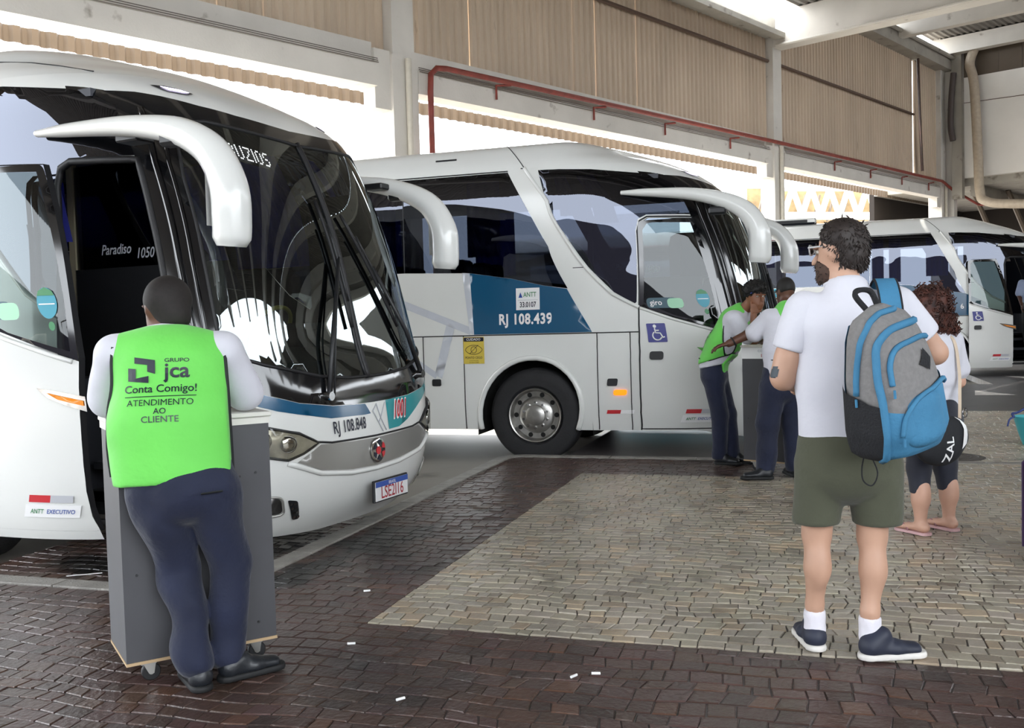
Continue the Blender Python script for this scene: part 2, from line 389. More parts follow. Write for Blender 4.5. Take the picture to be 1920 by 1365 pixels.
# ---- columns
for k, (s0, ztop) in enumerate(((-.08, 12), (13.85, 12), (27.6, 12))):
    e = empty('column', label=('white concrete column left of the red pipe', 'white concrete column in the middle of the tan wall', 'white concrete column at the far corner')[k], kind='structure')
    wbox(MB(), s0, s0+.58, -.43, 0, -.3, 6.05).build('lower_shaft', M_conc, e)
    wbox(MB(), s0+.03, s0+.53, -.40, -.02, 6.05, ztop).build('upper_shaft', M_conc, e)
    mb = MB(); wbox(mb, s0-.35, s0, -.36, -.06, 5.1, 6.1); mb.build('haunch', M_conc, e)
    mb = MB(); mb.tube([WP(s0+.31, .06, 6.0), WP(s0+.31, .06, -.2)], .055, 12); mb.build('downpipe', M_pipe, e, smooth=True, auto=40)
# ---- beams under the cladding
for k, (a, b) in enumerate(((-16, -.43), (.5, 13.5), (14.43, 27.25))):
    e = empty('beam', label=('white beam above the nearest bus', 'white beam between the near and middle columns', 'white beam between the middle and far columns')[k], kind='structure')
    wbox(MB(), a, b, -.34, -.12, 5.85, 6.2).build('upper_beam', M_conc, e)
    wbox(MB(), a, b, -.34, .02, 5.45, 5.84).build('lower_beam', M_conc, e)
    mb = MB()
    for j in range(3): mb.tube([WP(a, .03+.012*j, 5.90-.035*j), WP((a+b)/2, .03+.012*j, 5.88-.035*j), WP(b, .03+.012*j, 5.9-.035*j)], .008, 5)
    mb.build('cable', mat('grey_cable', '6E6660', .7), e)
# ---- corrugated cladding: sheets of four ribs
def corr(s0, s1, m_, z0, z1, pitch=.2, dep=.045, ztilt=True):
    k = max(1, round((s1-s0)/pitch)); pt = (s1-s0)/k; pr = []
    for i in range(k):
        b = s0+i*pt; pr += [(b, 0), (b+pt*.18, dep), (b+pt*.55, dep), (b+pt*.73, 0)]
    pr.append((s1, 0)); V_ = []; F_ = []
    for s, d in pr: V_ += [WP(s, m_+d, z0), WP(s, m_+d, z1)]
    for i in range(len(pr)-1): F_.append((2*i, 2*i+1, 2*i+3, 2*i+2))
    return V_, F_
wb = empty('wall_back', label='tan corrugated metal cladding above the bus bays', kind='structure')
for a, b, zt in ((-16, -.05, 9.3), (.5, 13.88, 9.3), (14.4, 25.2, 10.6)):
    k = round((b-a)/.8); st = (b-a)/k
    for i in range(k):
        dm = RNG.uniform(-.006, .006); V_, F_ = corr(a+i*st, a+(i+1)*st+.02, -.25+dm, 6.1, zt); mesh_obj('cladding_sheet', V_, F_, M_tan, wb)
V_, F_ = corr(25.3, 28.4, -.25, 6.1, 10.6); mesh_obj('cladding_sheet', V_, F_, M_tan, wb)
mb = MB(); mb.tube([WP(-16, -.16, 8.33), WP(13.85, -.16, 8.33)], .05, 6); mb.tube([WP(14.4, -.16, 8.33), WP(25.1, -.16, 8.33)], .05, 6); mb.build('rail', M_brown, wb)
# torn strip with a curved dark sheet at the end of the wall
P = [WP(25.15+.05*math.sin(t*3)+.35*t*t, .0, 10.3-4.0*t) for t in np.linspace(0, 1, 9)]
mb = MB(); mb.tube(P, .16, 6, flat=.3); mb.build('bent_sheet', mat('rust_sheet', '4A3128', .6, noise=.4), wb)
# eaves gutters
e = empty('eaves_beam', label='eaves gutter along the top of the tan wall', kind='structure')
mb = MB(); wbox(mb, -16, 14.0, -.3, .05, 8.95, 9.45); wbox(mb, -16, 14.0, .05, .35, 8.86, 9.0); mb.build('lower_gutter', M_concg, e)
mb = MB(); wbox(mb, 14.3, 28.4, -.3, .25, 10.32, 10.85); mb.tube([WP(14.3, .34, 10.75), WP(28.3, .34, 10.75)], .07, 8); mb.build('upper_gutter', M_concg, e)
# hanging fascia outside the opening
fa = empty('fascia', label='tan corrugated fascia strip hanging outside the opening', kind='structure')
for i in range(60):
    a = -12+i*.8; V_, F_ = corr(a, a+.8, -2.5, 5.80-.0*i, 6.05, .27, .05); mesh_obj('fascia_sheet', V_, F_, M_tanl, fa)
mb = MB(); wbox(mb, -12, 36, -2.62, -2.52, 5.98, 6.06); mb.build('fascia_rail', M_conc, fa)
# roof beams
for k, (s, zb, zt, wd, lb) in enumerate(((13.9, 8.68, 9.62, .5, 'deep white roof beam running in from the middle column'), (22.6, 10.55, 11.3, .35, 'white roof beam beyond the middle column'), (27.6, 10.85, 11.45, .4, 'white roof beam against the end wall'),
                                         (0, 8.7, 9.6, .5, 'roof beam over the near column'), (-7, 8.7, 9.6, .4, 'roof beam over the platform'), (-13.9, 8.7, 9.6, .5, 'roof beam over the photographer'), (7, 8.95, 9.6, .3, 'slim roof beam over the second bay'), (3.5, 8.95, 9.6, .3, 'slim roof beam near the first column'), (-3.5, 8.95, 9.6, .3, 'slim roof beam over the nearest bus'), (-10.5, 8.95, 9.6, .3, 'slim roof beam behind the nearest bus'))):
    mb = MB(); wbox(mb, s, s+wd, -.02, 24, zb, zt)
    if k == 0: mb.tube([WP(s-.08, .1, zb+.02), WP(s-.08, 24, zb+.02)], .035, 6)
    tag(mb.build('roof_beam', M_conc), lb, kind='structure')
# ceiling sheets (ribs run along the wall)
def roofvf(s0, s1, m0, m1, z):
    V_ = []; F_ = []; k = int((m1-m0)/.22); pr = []
    for i in range(k):
        b = m0+i*.22; pr += [(b, 0), (b+.05, .05), (b+.11, .05), (b+.16, 0)]
    for m_, d in pr: V_ += [WP(s0, m_, z+d), WP(s1, m_, z+d)]
    for i in range(len(pr)-1): F_.append((2*i, 2*i+2, 2*i+3, 2*i+1))
    return V_, F_
ce = empty('ceiling', label='grey corrugated roof over the platform', kind='structure')
for a, b, m0, z in ((-31, -7, -.3, 9.62), (-7, 0.25, -.3, 9.62), (.25, 7, -.3, 9.62), (7, 14.1, .75, 9.62), (14.1, 22.8, -.1, 11.31), (22.8, 28.6, -.3, 11.47)):
    V_, F_ = roofvf(a, b, m0, 24, z); mesh_obj('roof_sheet', V_, F_, M_roof, ce)
M_diffuser = bpy.data.materials.new('translucent_diffuser'); M_diffuser.use_nodes = True; _n = M_diffuser.node_tree; _n.nodes.remove(_n.nodes['Principled BSDF']); _t = _n.nodes.new('ShaderNodeBsdfTranslucent'); _t.inputs[0].default_value = (.9, .92, .95, 1); _n.links.new(_t.outputs[0], _n.nodes['Material Output'].inputs[0])
V_, F_ = roofvf(7, 14.1, -.3, .8, 9.60); mesh_obj('added_diffuser_sheet', V_, F_, M_diffuser, ce)  # sheet added across the open roof gap to diffuse the direct sun
mb = MB(); wbox(mb, 14.05, 14.12, .3, 24, 9.6, 11.3); mb.build('roof_step', M_tan, ce)
# end wall
ew = empty('wall_right', label='white end wall with tan cladding above', kind='structure')
mb = MB(); wbox(mb, 28.3, 28.6, .25, 24, 6.2, 10.0); mb.build('white_panel', mat('white_wall', 'E8E5DF', .8, noise=.08, nscale=.8), ew)
for i in range(14):
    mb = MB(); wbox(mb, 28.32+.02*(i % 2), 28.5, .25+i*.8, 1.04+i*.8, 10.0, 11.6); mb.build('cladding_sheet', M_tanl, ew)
mb = MB(); mb.tube([WP(28.28, .3, 9.05), WP(28.28, 3, 8.98), WP(28.28, 9, 8.9)], .012, 5); mb.build('cable', M_brown, ew)
mb = MB(); wbox(mb, 28.0, 28.3, .25, .62, 5.4, 11.2); mb.build('pilaster', M_concg, ew)
mb = MB(); wbox(mb, 28.2, 28.6, -.7, .25, 4.6, 11.4); mb.build('corner_pier', M_conc, ew)
# passage under the end wall
pa = empty('passage', label='dark covered passage beyond the end wall', kind='structure')
mb = MB(); wbox(mb, 28.6, 40, -3, 24, 5.9, 6.2); mb.build('slab', M_concg, pa)
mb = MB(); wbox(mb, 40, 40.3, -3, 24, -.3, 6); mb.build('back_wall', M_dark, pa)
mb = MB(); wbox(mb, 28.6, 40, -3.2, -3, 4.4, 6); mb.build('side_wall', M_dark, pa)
for i in range(4):
    mb = MB(); wbox(mb, 28.4, 40, .8+i*1.9, 1.1+i*1.9, 5.5, 5.9); mb.build('joist', M_concg, pa)
for i in range(5):
    mb = MB(); mb.tube([WP(30+i*1.5, .4+.9*i, 5.9), WP(31+i*1.5, .8+.9*i, 4.2)], .1, 6); mb.build('strut', M_tanl, pa)
# duct and red pipe
mb = MB(); P = spline([WP(27.9, 1.15, 11.0), WP(27.9, .95, 10.4), WP(27.9, 1.1, 9.6), WP(27.9, 1.22, 7), WP(27.9, 1.28, 5.6), WP(27.85, 1.5, 5.2), WP(27.8, 2.4, 5.0), WP(27.8, 5, 4.8)], 6)
mb.tube(P, .17, 14); tag(mb.build('ventilation_duct', mat('beige_duct', 'B3A592', .55, noise=.15), smooth=True, auto=50), 'beige vertical duct bending right on the white end wall', 'duct')
mb = MB(); P = spline([WP(27.8, .40, 10.15), WP(27.8, .32, 9.3), WP(27.8, .28, 8.2), WP(27.8, .36, 7.6)], 6); mb.tube(P, .11, 10)
tag(mb.build('black_duct', mat('black_duct_paint', '4B4240', .6), smooth=True, auto=50), 'dark crooked duct hanging beside the far column', 'duct')
rp = empty('red_pipe', tuple(WP(.68, .12, 0)), label='rusty red fire pipe running along the white beam', cat='pipe')
off = -np.array(rp.location)
P = np.array([WP(.68, .12, 0), WP(.68, .12, 5.5), WP(.70, .12, 5.8), WP(.85, .12, 5.93), WP(1.1, .12, 5.96), WP(6, .12, 6.0), WP(13.5, .12, 6.05), WP(20, .12, 6.06), WP(27.3, .12, 6.06), WP(28.2, .2, 5.8), WP(29, .9, 5.2), WP(29.5, 3, 5.0), WP(29.5, 7, 4.9)])
mb = MB(); mb.tube(P+off, .052, 10); mb.build('pipe_run', M_redp, rp, smooth=True, auto=60)
for s in (2.45, 5.5, 8.25, 11.3, 17.7, 20.5, 23.3, 26):
    mb = MB(); mb.tube(np.array([WP(s+.35, .12, 5.93), WP(s, .06, 5.88), WP(s, .06, 5.62)])+off, .025, 5); mb.build('bracket', M_redp, rp)
# ---- outside
ob = empty('white_building', (-27.5, 56, 0), .48, 'bright white building with small louvres seen past the near column', 'building')
MB().box((-34, 0, -.1), (3.5, 12, 30)).build('facade', mat('white_render', 'F2F0EA', .8), ob)
for i in range(5): MB().box((1.2, -.15, 12.4+i*.85), (2.3, .02, 12.55+i*.85)).build('louvre', mat('grey_louvre', 'B9B4AE', .7), ob)
for i in range(3): MB().box((-3.4+i*.9, -.15, 15.2+.15*i), (-2.9+i*.9, .02, 15.4+.15*i)).build('louvre', mat('grey_louvre', 'B9B4AE', .7), ob)
tr = empty('footbridge', (0, 0, 0), 0, 'white steel truss footbridge beyond the far bays', 'bridge')
A0 = V3(-2.5, 94.0, 10.6); B0 = V3(10.85, 98.2, 10.2); hh = V3(0, 0, 2.6); tr.location = tuple(A0)
M_tr = mat('white_steel', 'EFE9E0', .5)
mb = MB(); mb.tube([V3(0, 0, 0)-(B0-A0)*.1, (B0-A0)*1.2], .35, 4); mb.build('bottom_chord', M_tr, tr)
mb = MB(); mb.tube([hh-(B0-A0)*.1, (B0-A0)*1.2+hh], .3, 4); mb.build('top_chord', M_tr, tr)
for i in range(9):
    t0, t1 = i/8-.05, (i+.5)/8-.05; mb = MB(); mb.tube([(B0-A0)*t0+hh, (B0-A0)*t1], .26, 4); mb.build('diagonal', M_tr, tr)
    mb = MB(); mb.tube([(B0-A0)*t1, (B0-A0)*(t1+.5/8)+hh], .26, 4); mb.build('diagonal', M_tr, tr)
for t_ in (-.08, 1.15):
    b_ = (B0-A0)*t_; mb = MB(); mb.tube([b_, V3(b_[0], b_[1], -A0[2]-.13)], .4, 6); mb.build('pier', M_tr, tr)
dn = V3(-.24, .97, 0)*5
for i in range(12):
    mb = MB(); mb.tube([(B0-A0)*(i/10-.1)+dn, (B0-A0)*(i/10-.05)+hh+dn], .12, 4); mb.build('roof_brace', M_tanl, tr)
mb = MB(); c0 = (B0-A0)*-.15+dn*1.2; c1 = (B0-A0)*1.2+dn*1.2; mb.add([c0-V3(0, 0, 1), c1-V3(0, 0, 1), c1+hh*1.3, c0+hh*1.3], [(0, 1, 2, 3)]); mb.build('roof_panel', mat('brown_louvre', '8B7350', .8, noise=.4, nscale=1.2), tr)
mb = MB(); wbox(mb, -6, 28.6, 24, 24.4, -.2, 8.2); tag(mb.build('wall_added_blocker', mat('blocker_wall', '8C7F70', .85, noise=.15, nscale=.6)), 'unseen wall added right of the platform to block light', kind='structure')  # unseen wall, added to block bright reflections and darken the bus fronts
# low building across the yard behind the photographer (seen only in reflections)
mb = MB(); wbox(mb, -62, -50, -22, 45, -.2, 9.6); tag(mb.build('wall_left', mat('yard_hall', '3F3B44', .9)), 'dark hall far along the platform behind the photographer', kind='structure')
mb = MB(); wbox(mb, -60, 60, 40, 52, -.2, 5.2); tag(mb.build('wall_front', mat('yard_building', '3B3733', .9)), 'low building across the yard facing the platform', kind='structure')
# ================================================================== buses
BX = .2
_Z = np.array([.20, .42, .70, 1.05, 1.42, 2.2, 3.0, 3.25, 3.42, 3.55, 3.62, 3.64]); _A = np.array([2.2, 2.4, 2.466, 2.45, 2.344, 2.162, 1.765, 1.372, .983, .549, .3, 0])
_W = np.array([1.22, 1.28, 1.30, 1.30, 1.30, 1.275, 1.256, 1.207, 1.08, .90, .5, 0]); _K = np.arange(12.); _N = np.interp(_K, [0, 4, 6, 8, 11], [3.53, 4.5, 3.59, 1.9, 2.0])
def hermite(x, y, t):
    h = np.diff(x); d = np.diff(y)/h; m = np.zeros_like(y); m[0] = d[0]; m[-1] = d[-1]
    for i in range(1, len(y)-1): m[i] = 0 if d[i-1]*d[i] <= 0 else 2*d[i-1]*d[i]/(d[i-1]+d[i])
    t = np.clip(t, x[0], x[-1]); i = np.clip(np.searchsorted(x, t, side='right')-1, 0, len(h)-1); s = (t-x[i])/h[i]
    return (2*s**3-3*s**2+1)*y[i]+(s**3-2*s**2+s)*h[i]*m[i]+(-2*s**3+3*s**2)*y[i+1]+(s**3-s**2)*h[i]*m[i+1]
_KT = np.linspace(0, 11, 1101); _ZT = hermite(_K, _Z, _KT); _AT = hermite(_K, _A, _KT); _WT = hermite(_K, _W, _KT); _NT = hermite(_K, _N, _KT)
_th = np.linspace(0, np.pi/2, 20001); _xr = 2.344*np.sin(_th)**(2/4.5); _yr = 1.3*np.cos(_th)**(2/4.5)
_Ls = np.r_[0, np.cumsum(np.hypot(np.diff(_xr), np.diff(_yr)))]; LQ = _Ls[-1]; SCN = BX+LQ
def busk(s, k):
    s = np.asarray(s, float); k = np.asarray(k, float); A = np.interp(k, _KT, _AT); Wd = np.interp(k, _KT, _WT); Nn = np.interp(k, _KT, _NT); z = np.interp(k, _KT, _ZT)
    left = s > SCN; sr = np.where(left, 2*SCN-s, s)
    th = np.interp(np.clip(sr-BX, 0, LQ), _Ls, _th)
    x = np.where(sr <= BX, sr, BX+A*np.sin(th)**(2/Nn)); y = np.where(sr <= BX, Wd, Wd*np.cos(th)**(2/Nn))
    return np.stack([x, np.where(left, y, -y), z+0*x], -1)
def S(s, z, off=0.0):
    s = np.asarray(s, float); z = np.asarray(z, float); k = np.interp(z, _ZT[:701], _KT[:701])
    P = busk(s, k)
    if np.ndim(off) == 0 and off == 0: return P
    e = .012; k2 = np.interp(z+e, _ZT[:760], _KT[:760]); k1 = np.interp(z-e, _ZT[:760], _KT[:760])
    du = busk(s+e, k)-busk(s-e, k); dv = busk(s, k2)-busk(s, k1); n = np.cross(du, dv); n /= np.linalg.norm(n, axis=-1)[..., None]+1e-12
    return P+n*np.asarray(off)[..., None] if np.ndim(off) else P+n*off
_sv = np.linspace(BX, SCN, 400)
def XS(x, z):
    """s whose surface point has the given x at height z (right side)"""
    if x <= BX: return x
    return float(np.interp(x, S(_sv, np.full(400, z))[:, 0], _sv))
def vline(x, z0, z1, n=8): return [(XS(x, z), z) for z in np.linspace(z0, z1, n)]
def mir(poly): return [(2*SCN-a, b) for a, b in poly][::-1]
def patch(name, poly, m, par, off=.004, holes=(), step=.08, smooth=True, shift=None):
    V, T = fill2d(np.array(poly), [np.array(h) for h in holes], step)
    P = S(V[:, 0], V[:, 1], off)
    if shift is not None: P = P+np.array(shift)
    return mesh_obj(name, P, T, m, par, smooth)
def stext(name, txt, s, z, h, m, par, off=.007, bold=.0, sx=1.0, slant=0, rot=0, flip=False, shift=None, align='CENTER', spacing=1.0):
    V, Fc = textvf(txt, 1, bold, align, spacing); V = V*[h*1.35*sx, h*1.35]
    if slant: V = V+np.c_[V[:, 1]*slant, 0*V[:, 1]]
    if rot: c, q = math.cos(rot), math.sin(rot); V = np.c_[V[:, 0]*c-V[:, 1]*q, V[:, 0]*q+V[:, 1]*c]
    P = S(s+V[:, 0], z+V[:, 1], off)
    if shift is not None: P = P+np.array(shift)
    return mesh_obj(name, P, Fc, m, par)
def rect(s0, z0, s1, z1): return [(s0, z0), (s1, z0), (s1, z1), (s0, z1)]
def surftube(name, pts, r, m, par, off=.0, closed=False, n=6, shift=None, step=.05):
    P2 = resample(np.array(pts), step, closed); P = S(P2[:, 0], P2[:, 1], off)
    if shift is not None: P = P+np.array(shift)
    V, Fc = tubevf(P, r, n, True, closed); return mesh_obj(name, V, Fc, m, par, True)
M_bw = mat('bus_white', 'DBDCD9', .22, coat=.4, inner='23242A', noise=.03, nscale=2)
M_bgl = mat('bus_black_gloss', '101114', .08, coat=.5)
M_rub = mat('black_rubber', '17171A', .55)
M_blk = mat('black_plastic', '1B1C1F', .45)
M_sil = mat('silver_paint', '9C9B97', .3, metal=.55, coat=.3)
M_chr = mat('chrome', 'D8D8D8', .12, metal=1)
M_alu = mat('alloy', 'B4B2AE', .32, metal=.9, noise=.15, nscale=20)
M_blue = mat('livery_blue', '0F4E71', .25, coat=.3)
M_teal = mat('livery_teal', '2F8C92', .25, coat=.3)
M_pale = mat('livery_pale_line', 'BFC3CB', .25, coat=.3)
M_red = mat('livery_red', 'C22B33', .3)
M_navy = mat('print_navy', '161B2E', .4)
M_wht = mat('print_white', 'E8E8E8', .4)
M_grey = mat('print_grey', 'B8BAC0', .4)
M_yel = mat('sticker_yellow', 'CDB64A', .5)
M_purp = mat('sign_violet_blue', '3D3F86', .4)
M_dblue = mat('print_blue', '2B4C9A', .4)
M_dgr = mat('print_green', '2F7D4B', .4)
M_gls = glassmat('side_glass', '3C4048', 1.75, 0, 'DDE3F6', wave=.25)
M_gll = glassmat('clear_side_glass', '9398A0', 1.6, 0, 'E6EAF4')
M_gws = glassmat('windscreen_glass', 'BCC8C2', 2.5, 0, 'DCE6E8')
M_gdoor = glassmat('door_glass', 'A9B6B2', 1.5, 0, 'F4F6F6')
M_lens = glassmat('lamp_lens', 'E6E4DC', 1.5)
M_int = mat('bus_interior_dark', '22242A', .8); M_intl = mat('bus_interior_grey', '4A4C52', .8)
M_cur = mat('curtain_blue', '33389A', .85, noise=.2, nscale=6)
_n = M_cur.node_tree; _t = _n.nodes.new('ShaderNodeBsdfTranslucent'); _t.inputs[0].default_value = (.06, .08, .55, 1); _x = _n.nodes.new('ShaderNodeMixShader'); _x.inputs[0].default_value = .6
_n.links.new(_n.nodes['Principled BSDF'].outputs[0], _x.inputs[1]); _n.links.new(_t.outputs[0], _x.inputs[2]); _n.links.new(_x.outputs[0], _n.nodes['Material Output'].inputs[0])
M_seat = mat('seat_fabric', '26304E', .9); M_seatw = mat('headrest_cloth', '8E939E', .9)
M_amb = mat('amber_lamp', 'F08A10', .25, emit='FF7408', estr=.8); M_ambo = mat('amber_lens', 'E88A2A', .2)
M_led = mat('led_white', 'FFFFFF', .3, emit='FFF6FF', estr=2.4); M_hled = mat('marker_led', 'EDE8FF', .3, emit='E6DCFF', estr=3)
M_tyre = mat('tyre_rubber', '202023', .75, noise=.25, nscale=7, bump=.2, bscale=50)
M_well = mat('wheel_well', '121212', .95)
M_wheelyel = mat('steering_yellow', 'C8BC5A', .45)
# region polygons in (s,z)
R_BAND = [(2.088, 3.085), (2.28, 3.075), (2.41, 3.05), (2.61, 3.0), (2.85, 2.97), (3.16, 2.955), (SCN, 2.945)]
R_MLOW = [(2.088, 1.39), (2.30, 1.26), (2.44, 1.19), (2.53, 1.16), (2.72, 1.10), (2.99, 1.06), (3.25, 1.048), (SCN, 1.045)]
def symm(half): return list(half)+[(2*SCN-a, b) for a, b in half[::-1]][1:]
MASK = symm(R_MLOW)+symm(R_BAND)[::-1]
WR = [(2.34, 1.46), (2.41, 1.40), (2.58, 1.34), (2.95, 1.25), (3.22, 1.225), (SCN-.022, 1.22), (SCN-.022, 2.835), (3.07, 2.85), (2.79, 2.865), (2.58, 2.885), (2.44, 2.86), (2.37, 2.75), (2.335, 2.5), (2.33, 2.0)]
WINR = [(-10.0, 2.15), (-1.5, 2.15), (-.71, 2.12), (-.22, 2.04), (.15, 1.95), (.46, 1.91), (-.25, 3.215), (-1.5, 3.21), (-10.0, 3.21)]
WINR = WINR[:6]+[(.10, 2.56)]+WINR[6:]
FSW = [(.10, 3.215), (.17, 2.95), (.34, 2.70), (.53, 2.47), (.76, 2.13), (1.0, 1.85), (1.20, 1.72), (1.225, 1.74), (1.42, 2.50), (1.49, 2.62), (1.60, 2.66), (2.09, 2.65), (2.09, 3.0), (2.0, 3.07), (1.88, 3.11), (1.29, 3.185), (.7, 3.21)]
DX0 = float(S(np.array([1.245]), np.array([1.69]))[0, 0]); DX1 = float(S(np.array([2.075]), np.array([1.42]))[0, 0])
DOOR = vline(DX0, .36, 1.69)+[ (1.44, 2.48), (1.50, 2.585), (1.60, 2.625), (2.105, 2.61), (2.09, 2.26), (2.08, 1.86)]+vline(DX1, 1.42, .36)
DGL = [(1.30, 1.73), (1.50, 2.50), (1.57, 2.565), (1.64, 2.575), (2.05, 2.56), (2.045, 2.26), (2.045, 1.75), (2.03, 1.46), (1.60, 1.585)]
def arch(cx, r=.62, zb=.2): return [(cx-r, zb)]+[(cx-r*math.cos(a), .53+.64*math.sin(a)) for a in np.linspace(0, math.pi, 15)]+[(cx+r, zb)]
HEADL = [(2.20, 1.05), (2.34, 1.01), (2.50, .965), (2.69, .91), (2.82, .84), (2.70, .785), (2.60, .755), (2.42, .80), (2.28, .87), (2.20, .95)]
ZB = [(-10.3, .36), (1.9, .36), (2.15, .31), (2.5, .25), (3.0, .22), (SCN, .215)]
def bus(root, opt):
    lod = opt.get('lod', 0)
    st = .09 if not lod else .16
    wd = 1.25 if False else None
    # ---- painted shell with openings
    outer = symm(ZB)+symm([(-10.3, 3.25), (SCN, 3.25)])[::-1]
    AR = arch(0); AB = arch(-6.1)
    def clip_arch(a): return [(x, max(z, .362)) for x, z in a]
    arR, arB = clip_arch(AR), clip_arch(AB)
    holes = [WR, mir(WR), WINR, mir(WINR), FSW, DOOR, mir(FSW)]
    # arches open to the lower edge: run the outline around them
    def notch(line):
        return line
    low = [(-10.3, .36)]+arB+arR+ZB[1:]
    outer = low[:-1]+[ZB[-1]]+[(2*SCN-a, b) for a, b in low[:-1]][::-1]+[(2*SCN+10.3, 3.25), (-10.3, 3.25)]
    V, T = fill2d(np.array(outer), [np.array(h) for h in holes], st)
    V = np.array(V); sh = mesh_obj('body_shell', S(V[:, 0], V[:, 1]), T, M_bw, root, True)
    # roof
    ks = np.linspace(7, 11, 18); ss = np.r_[np.linspace(-10.3, BX, 8), BX+np.linspace(0, LQ, 40)[1:], SCN+np.linspace(0, LQ, 40)[1:], SCN+LQ+np.linspace(0, 10.5, 8)[1:]]
    G = busk(ss[None, :]+0*ks[:, None], ks[:, None]+0*ss[None, :]).reshape(-1, 3); nS = len(ss); Fc = [(i*nS+j, i*nS+j+1, (i+1)*nS+j+1, (i+1)*nS+j) for i in range(len(ks)-1) for j in range(nS-1)]
    mesh_obj('roof', G, Fc, M_bw, root, True)
    # rear and underside
    kk = np.linspace(0, 11, 40); rr = busk(np.full(40, -10.3), kk); rl = rr*[1, -1, 1]
    mesh_obj('rear_panel', np.vstack([rr, rl[::-1]]), [tuple(range(80))], M_bw, root)
    mb = MB().box((-10.2, -1.2, .42), (-.75, 1.2, .5)).box((.75, -1.2, .42), (1.75, 1.2, .5)).box((-10.2, -.7, .4), (2.25, .7, .5)); mb.build('chassis', M_well, root)
    # wheel wells
    for cx in (0, -6.1):
        for sg in (-1, 1):
            A_ = np.linspace(0, math.pi, 13); pr = [(cx-.66*math.cos(a), .5+.68*math.sin(a)) for a in A_]; pr = [(cx-.66, .3)]+pr+[(cx+.66, .3)]
            V_ = [(x, sg*1.285, z) for x, z in pr]+[(x, sg*.75, z) for x, z in pr]; n_ = len(pr)
            mesh_obj('wheel_well', V_, [(i, i+1, n_+i+1, n_+i) for i in range(n_-1)]+[tuple(range(n_, 2*n_))], M_well, root)
            lip = [(2*SCN-x if sg > 0 else x, z) for x, z in [(cx-.63*math.cos(a), .5+.66*math.sin(a)) for a in np.linspace(-.2, math.pi+.2, 22)]]
            surftube('arch_lip', lip, .03, M_bw, root, .0, n=8)
    # ---- wheels
    for cx in (0, -6.1):
        for sg in (-1, 1):
            if lod and sg > 0: continue
            prof = [(.30, -.10), (.33, -.145), (.40, -.15), (.47, -.147), (.505, -.13), (.52, -.10), (.522, .10), (.505, .13), (.40, .15), (.30, .12)]
            yy = sg*1.12
            V_, F_ = lathe(prof, 48, 'y'); V_ = V_*[1, -sg, 1]; V_ = V_+V3(cx, yy, .52)
            if sg < 0: pass
            ty = mesh_obj('tyre', V_, F_, M_tyre, root, True, auto=50)
            # grooves
            rp_ = [(.305, -.125), (.298, -.145), (.285, -.14), (.27, -.09), (.262, -.075), (.205, -.07), (.195, -.085), (.165, -.10), (.115, -.105), (.11, -.135), (.075, -.15), (.04, -.152), (0.001, -.152)]
            V_, F_ = lathe(rp_, 40, 'y'); V_ = V_*[1, -sg, 1]+V3(cx, yy, .52); rim = mesh_obj('rim', V_, F_, M_alu, root, True, auto=35)
            if not lod:
                for i in range(10):
                    a = i*math.tau/10
                    mb = MB(); c = V3(cx+.233*math.cos(a), yy+sg*.075, .52+.233*math.sin(a)); mb.tube([c, c+V3(0, sg*.004, 0)], .027, 12); mb.build('rim_hole', M_well, rim)
                    c = V3(cx+.142*math.cos(a+.3), yy+sg*.10, .52+.142*math.sin(a+.3)); mb = MB(); mb.tube([c, c+V3(0, sg*.03, 0)], .015, 6); mb.build('wheel_nut', M_chr, rim)
                for i in range(3):
                    a = i*math.tau/3+.5; c = V3(cx+.085*math.cos(a), yy+sg*.12, .52+.085*math.sin(a)); mb = MB(); mb.tube([c, c+V3(0, sg*.012, 0)], .018, 8); mb.build('hub_dent', M_intl, rim)
    # ---- black front mask and windscreen
    patch('windscreen_surround', MASK, M_bgl, root, .005, [WR, mir(WR)], .07)
    for pl in (WR, mir(WR)): patch('windscreen', pl, M_gws, root, .003, step=.08)
    for pl in (WR, mir(WR)): surftube('windscreen_seal', pl, .012, M_rub, root, .004, True)
    surftube('windscreen_bar', [(SCN, 1.21), (SCN, 2.85)], .02, M_rub, root, .006)
    surftube('a_pillar_rib', [(2.20, 1.42), (2.19, 2.0), (2.20, 2.6), (2.24, 2.95)], .022, M_bgl, root, .01)
    surftube('a_pillar_rib', [(2.27, 1.40), (2.265, 2.0), (2.28, 2.6), (2.33, 2.9)], .014, M_bgl, root, .01)
    surftube('a_pillar_rib', [(2*SCN-a, b) for a, b in [(2.20, 1.42), (2.19, 2.0), (2.20, 2.6), (2.24, 2.95)]], .022, M_bgl, root, .01)
    # ---- side glazing
    cuts = [-10.0, -8.4, -6.7, -5.0, -3.3, -1.5]
    for sgn in (0, 1):
        if lod and sgn: continue
        mm = mir if sgn else (lambda q: q); gm = M_gll if sgn else M_gls
        for a, b in zip(cuts[:-1], cuts[1:]): patch('side_window', mm(rect(a+.006, 2.15, b-.006, 3.21)), gm, root, .004, step=.2)
        patch('side_window', mm([(-1.494, 2.15)]+WINR[2:8]+[(-1.494, 3.21)]), gm, root, .004, step=.12)
        patch('front_side_window', mm(FSW), gm, root, .004, step=.1)
        for c in cuts[1:]: surftube('window_gap', mm([(c, 2.15), (c, 3.21)]), .006, M_rub, root, .004)
    for mm in (lambda q: q, mir): patch('window_corner', mm([(1.84, 3.108), (1.88, 3.10), (2.0, 3.06), (2.085, 2.98), (2.10, 2.98), (2.10, 3.088), (1.98, 3.118), (1.86, 3.135)]), M_bgl, root, .0045, step=.05)
    surftube('roof_gutter_seal', [(-10, 3.225), (-.25, 3.228)], .007, M_rub, root, .003)
    arcp = [(-.06, 3.25), (.15, 2.95), (.31, 2.70), (.50, 2.46), (.73, 2.12), (.98, 1.83), (1.235, 1.68)]
    surftube('silver_trim', arcp, .022, M_bw, root, .004)
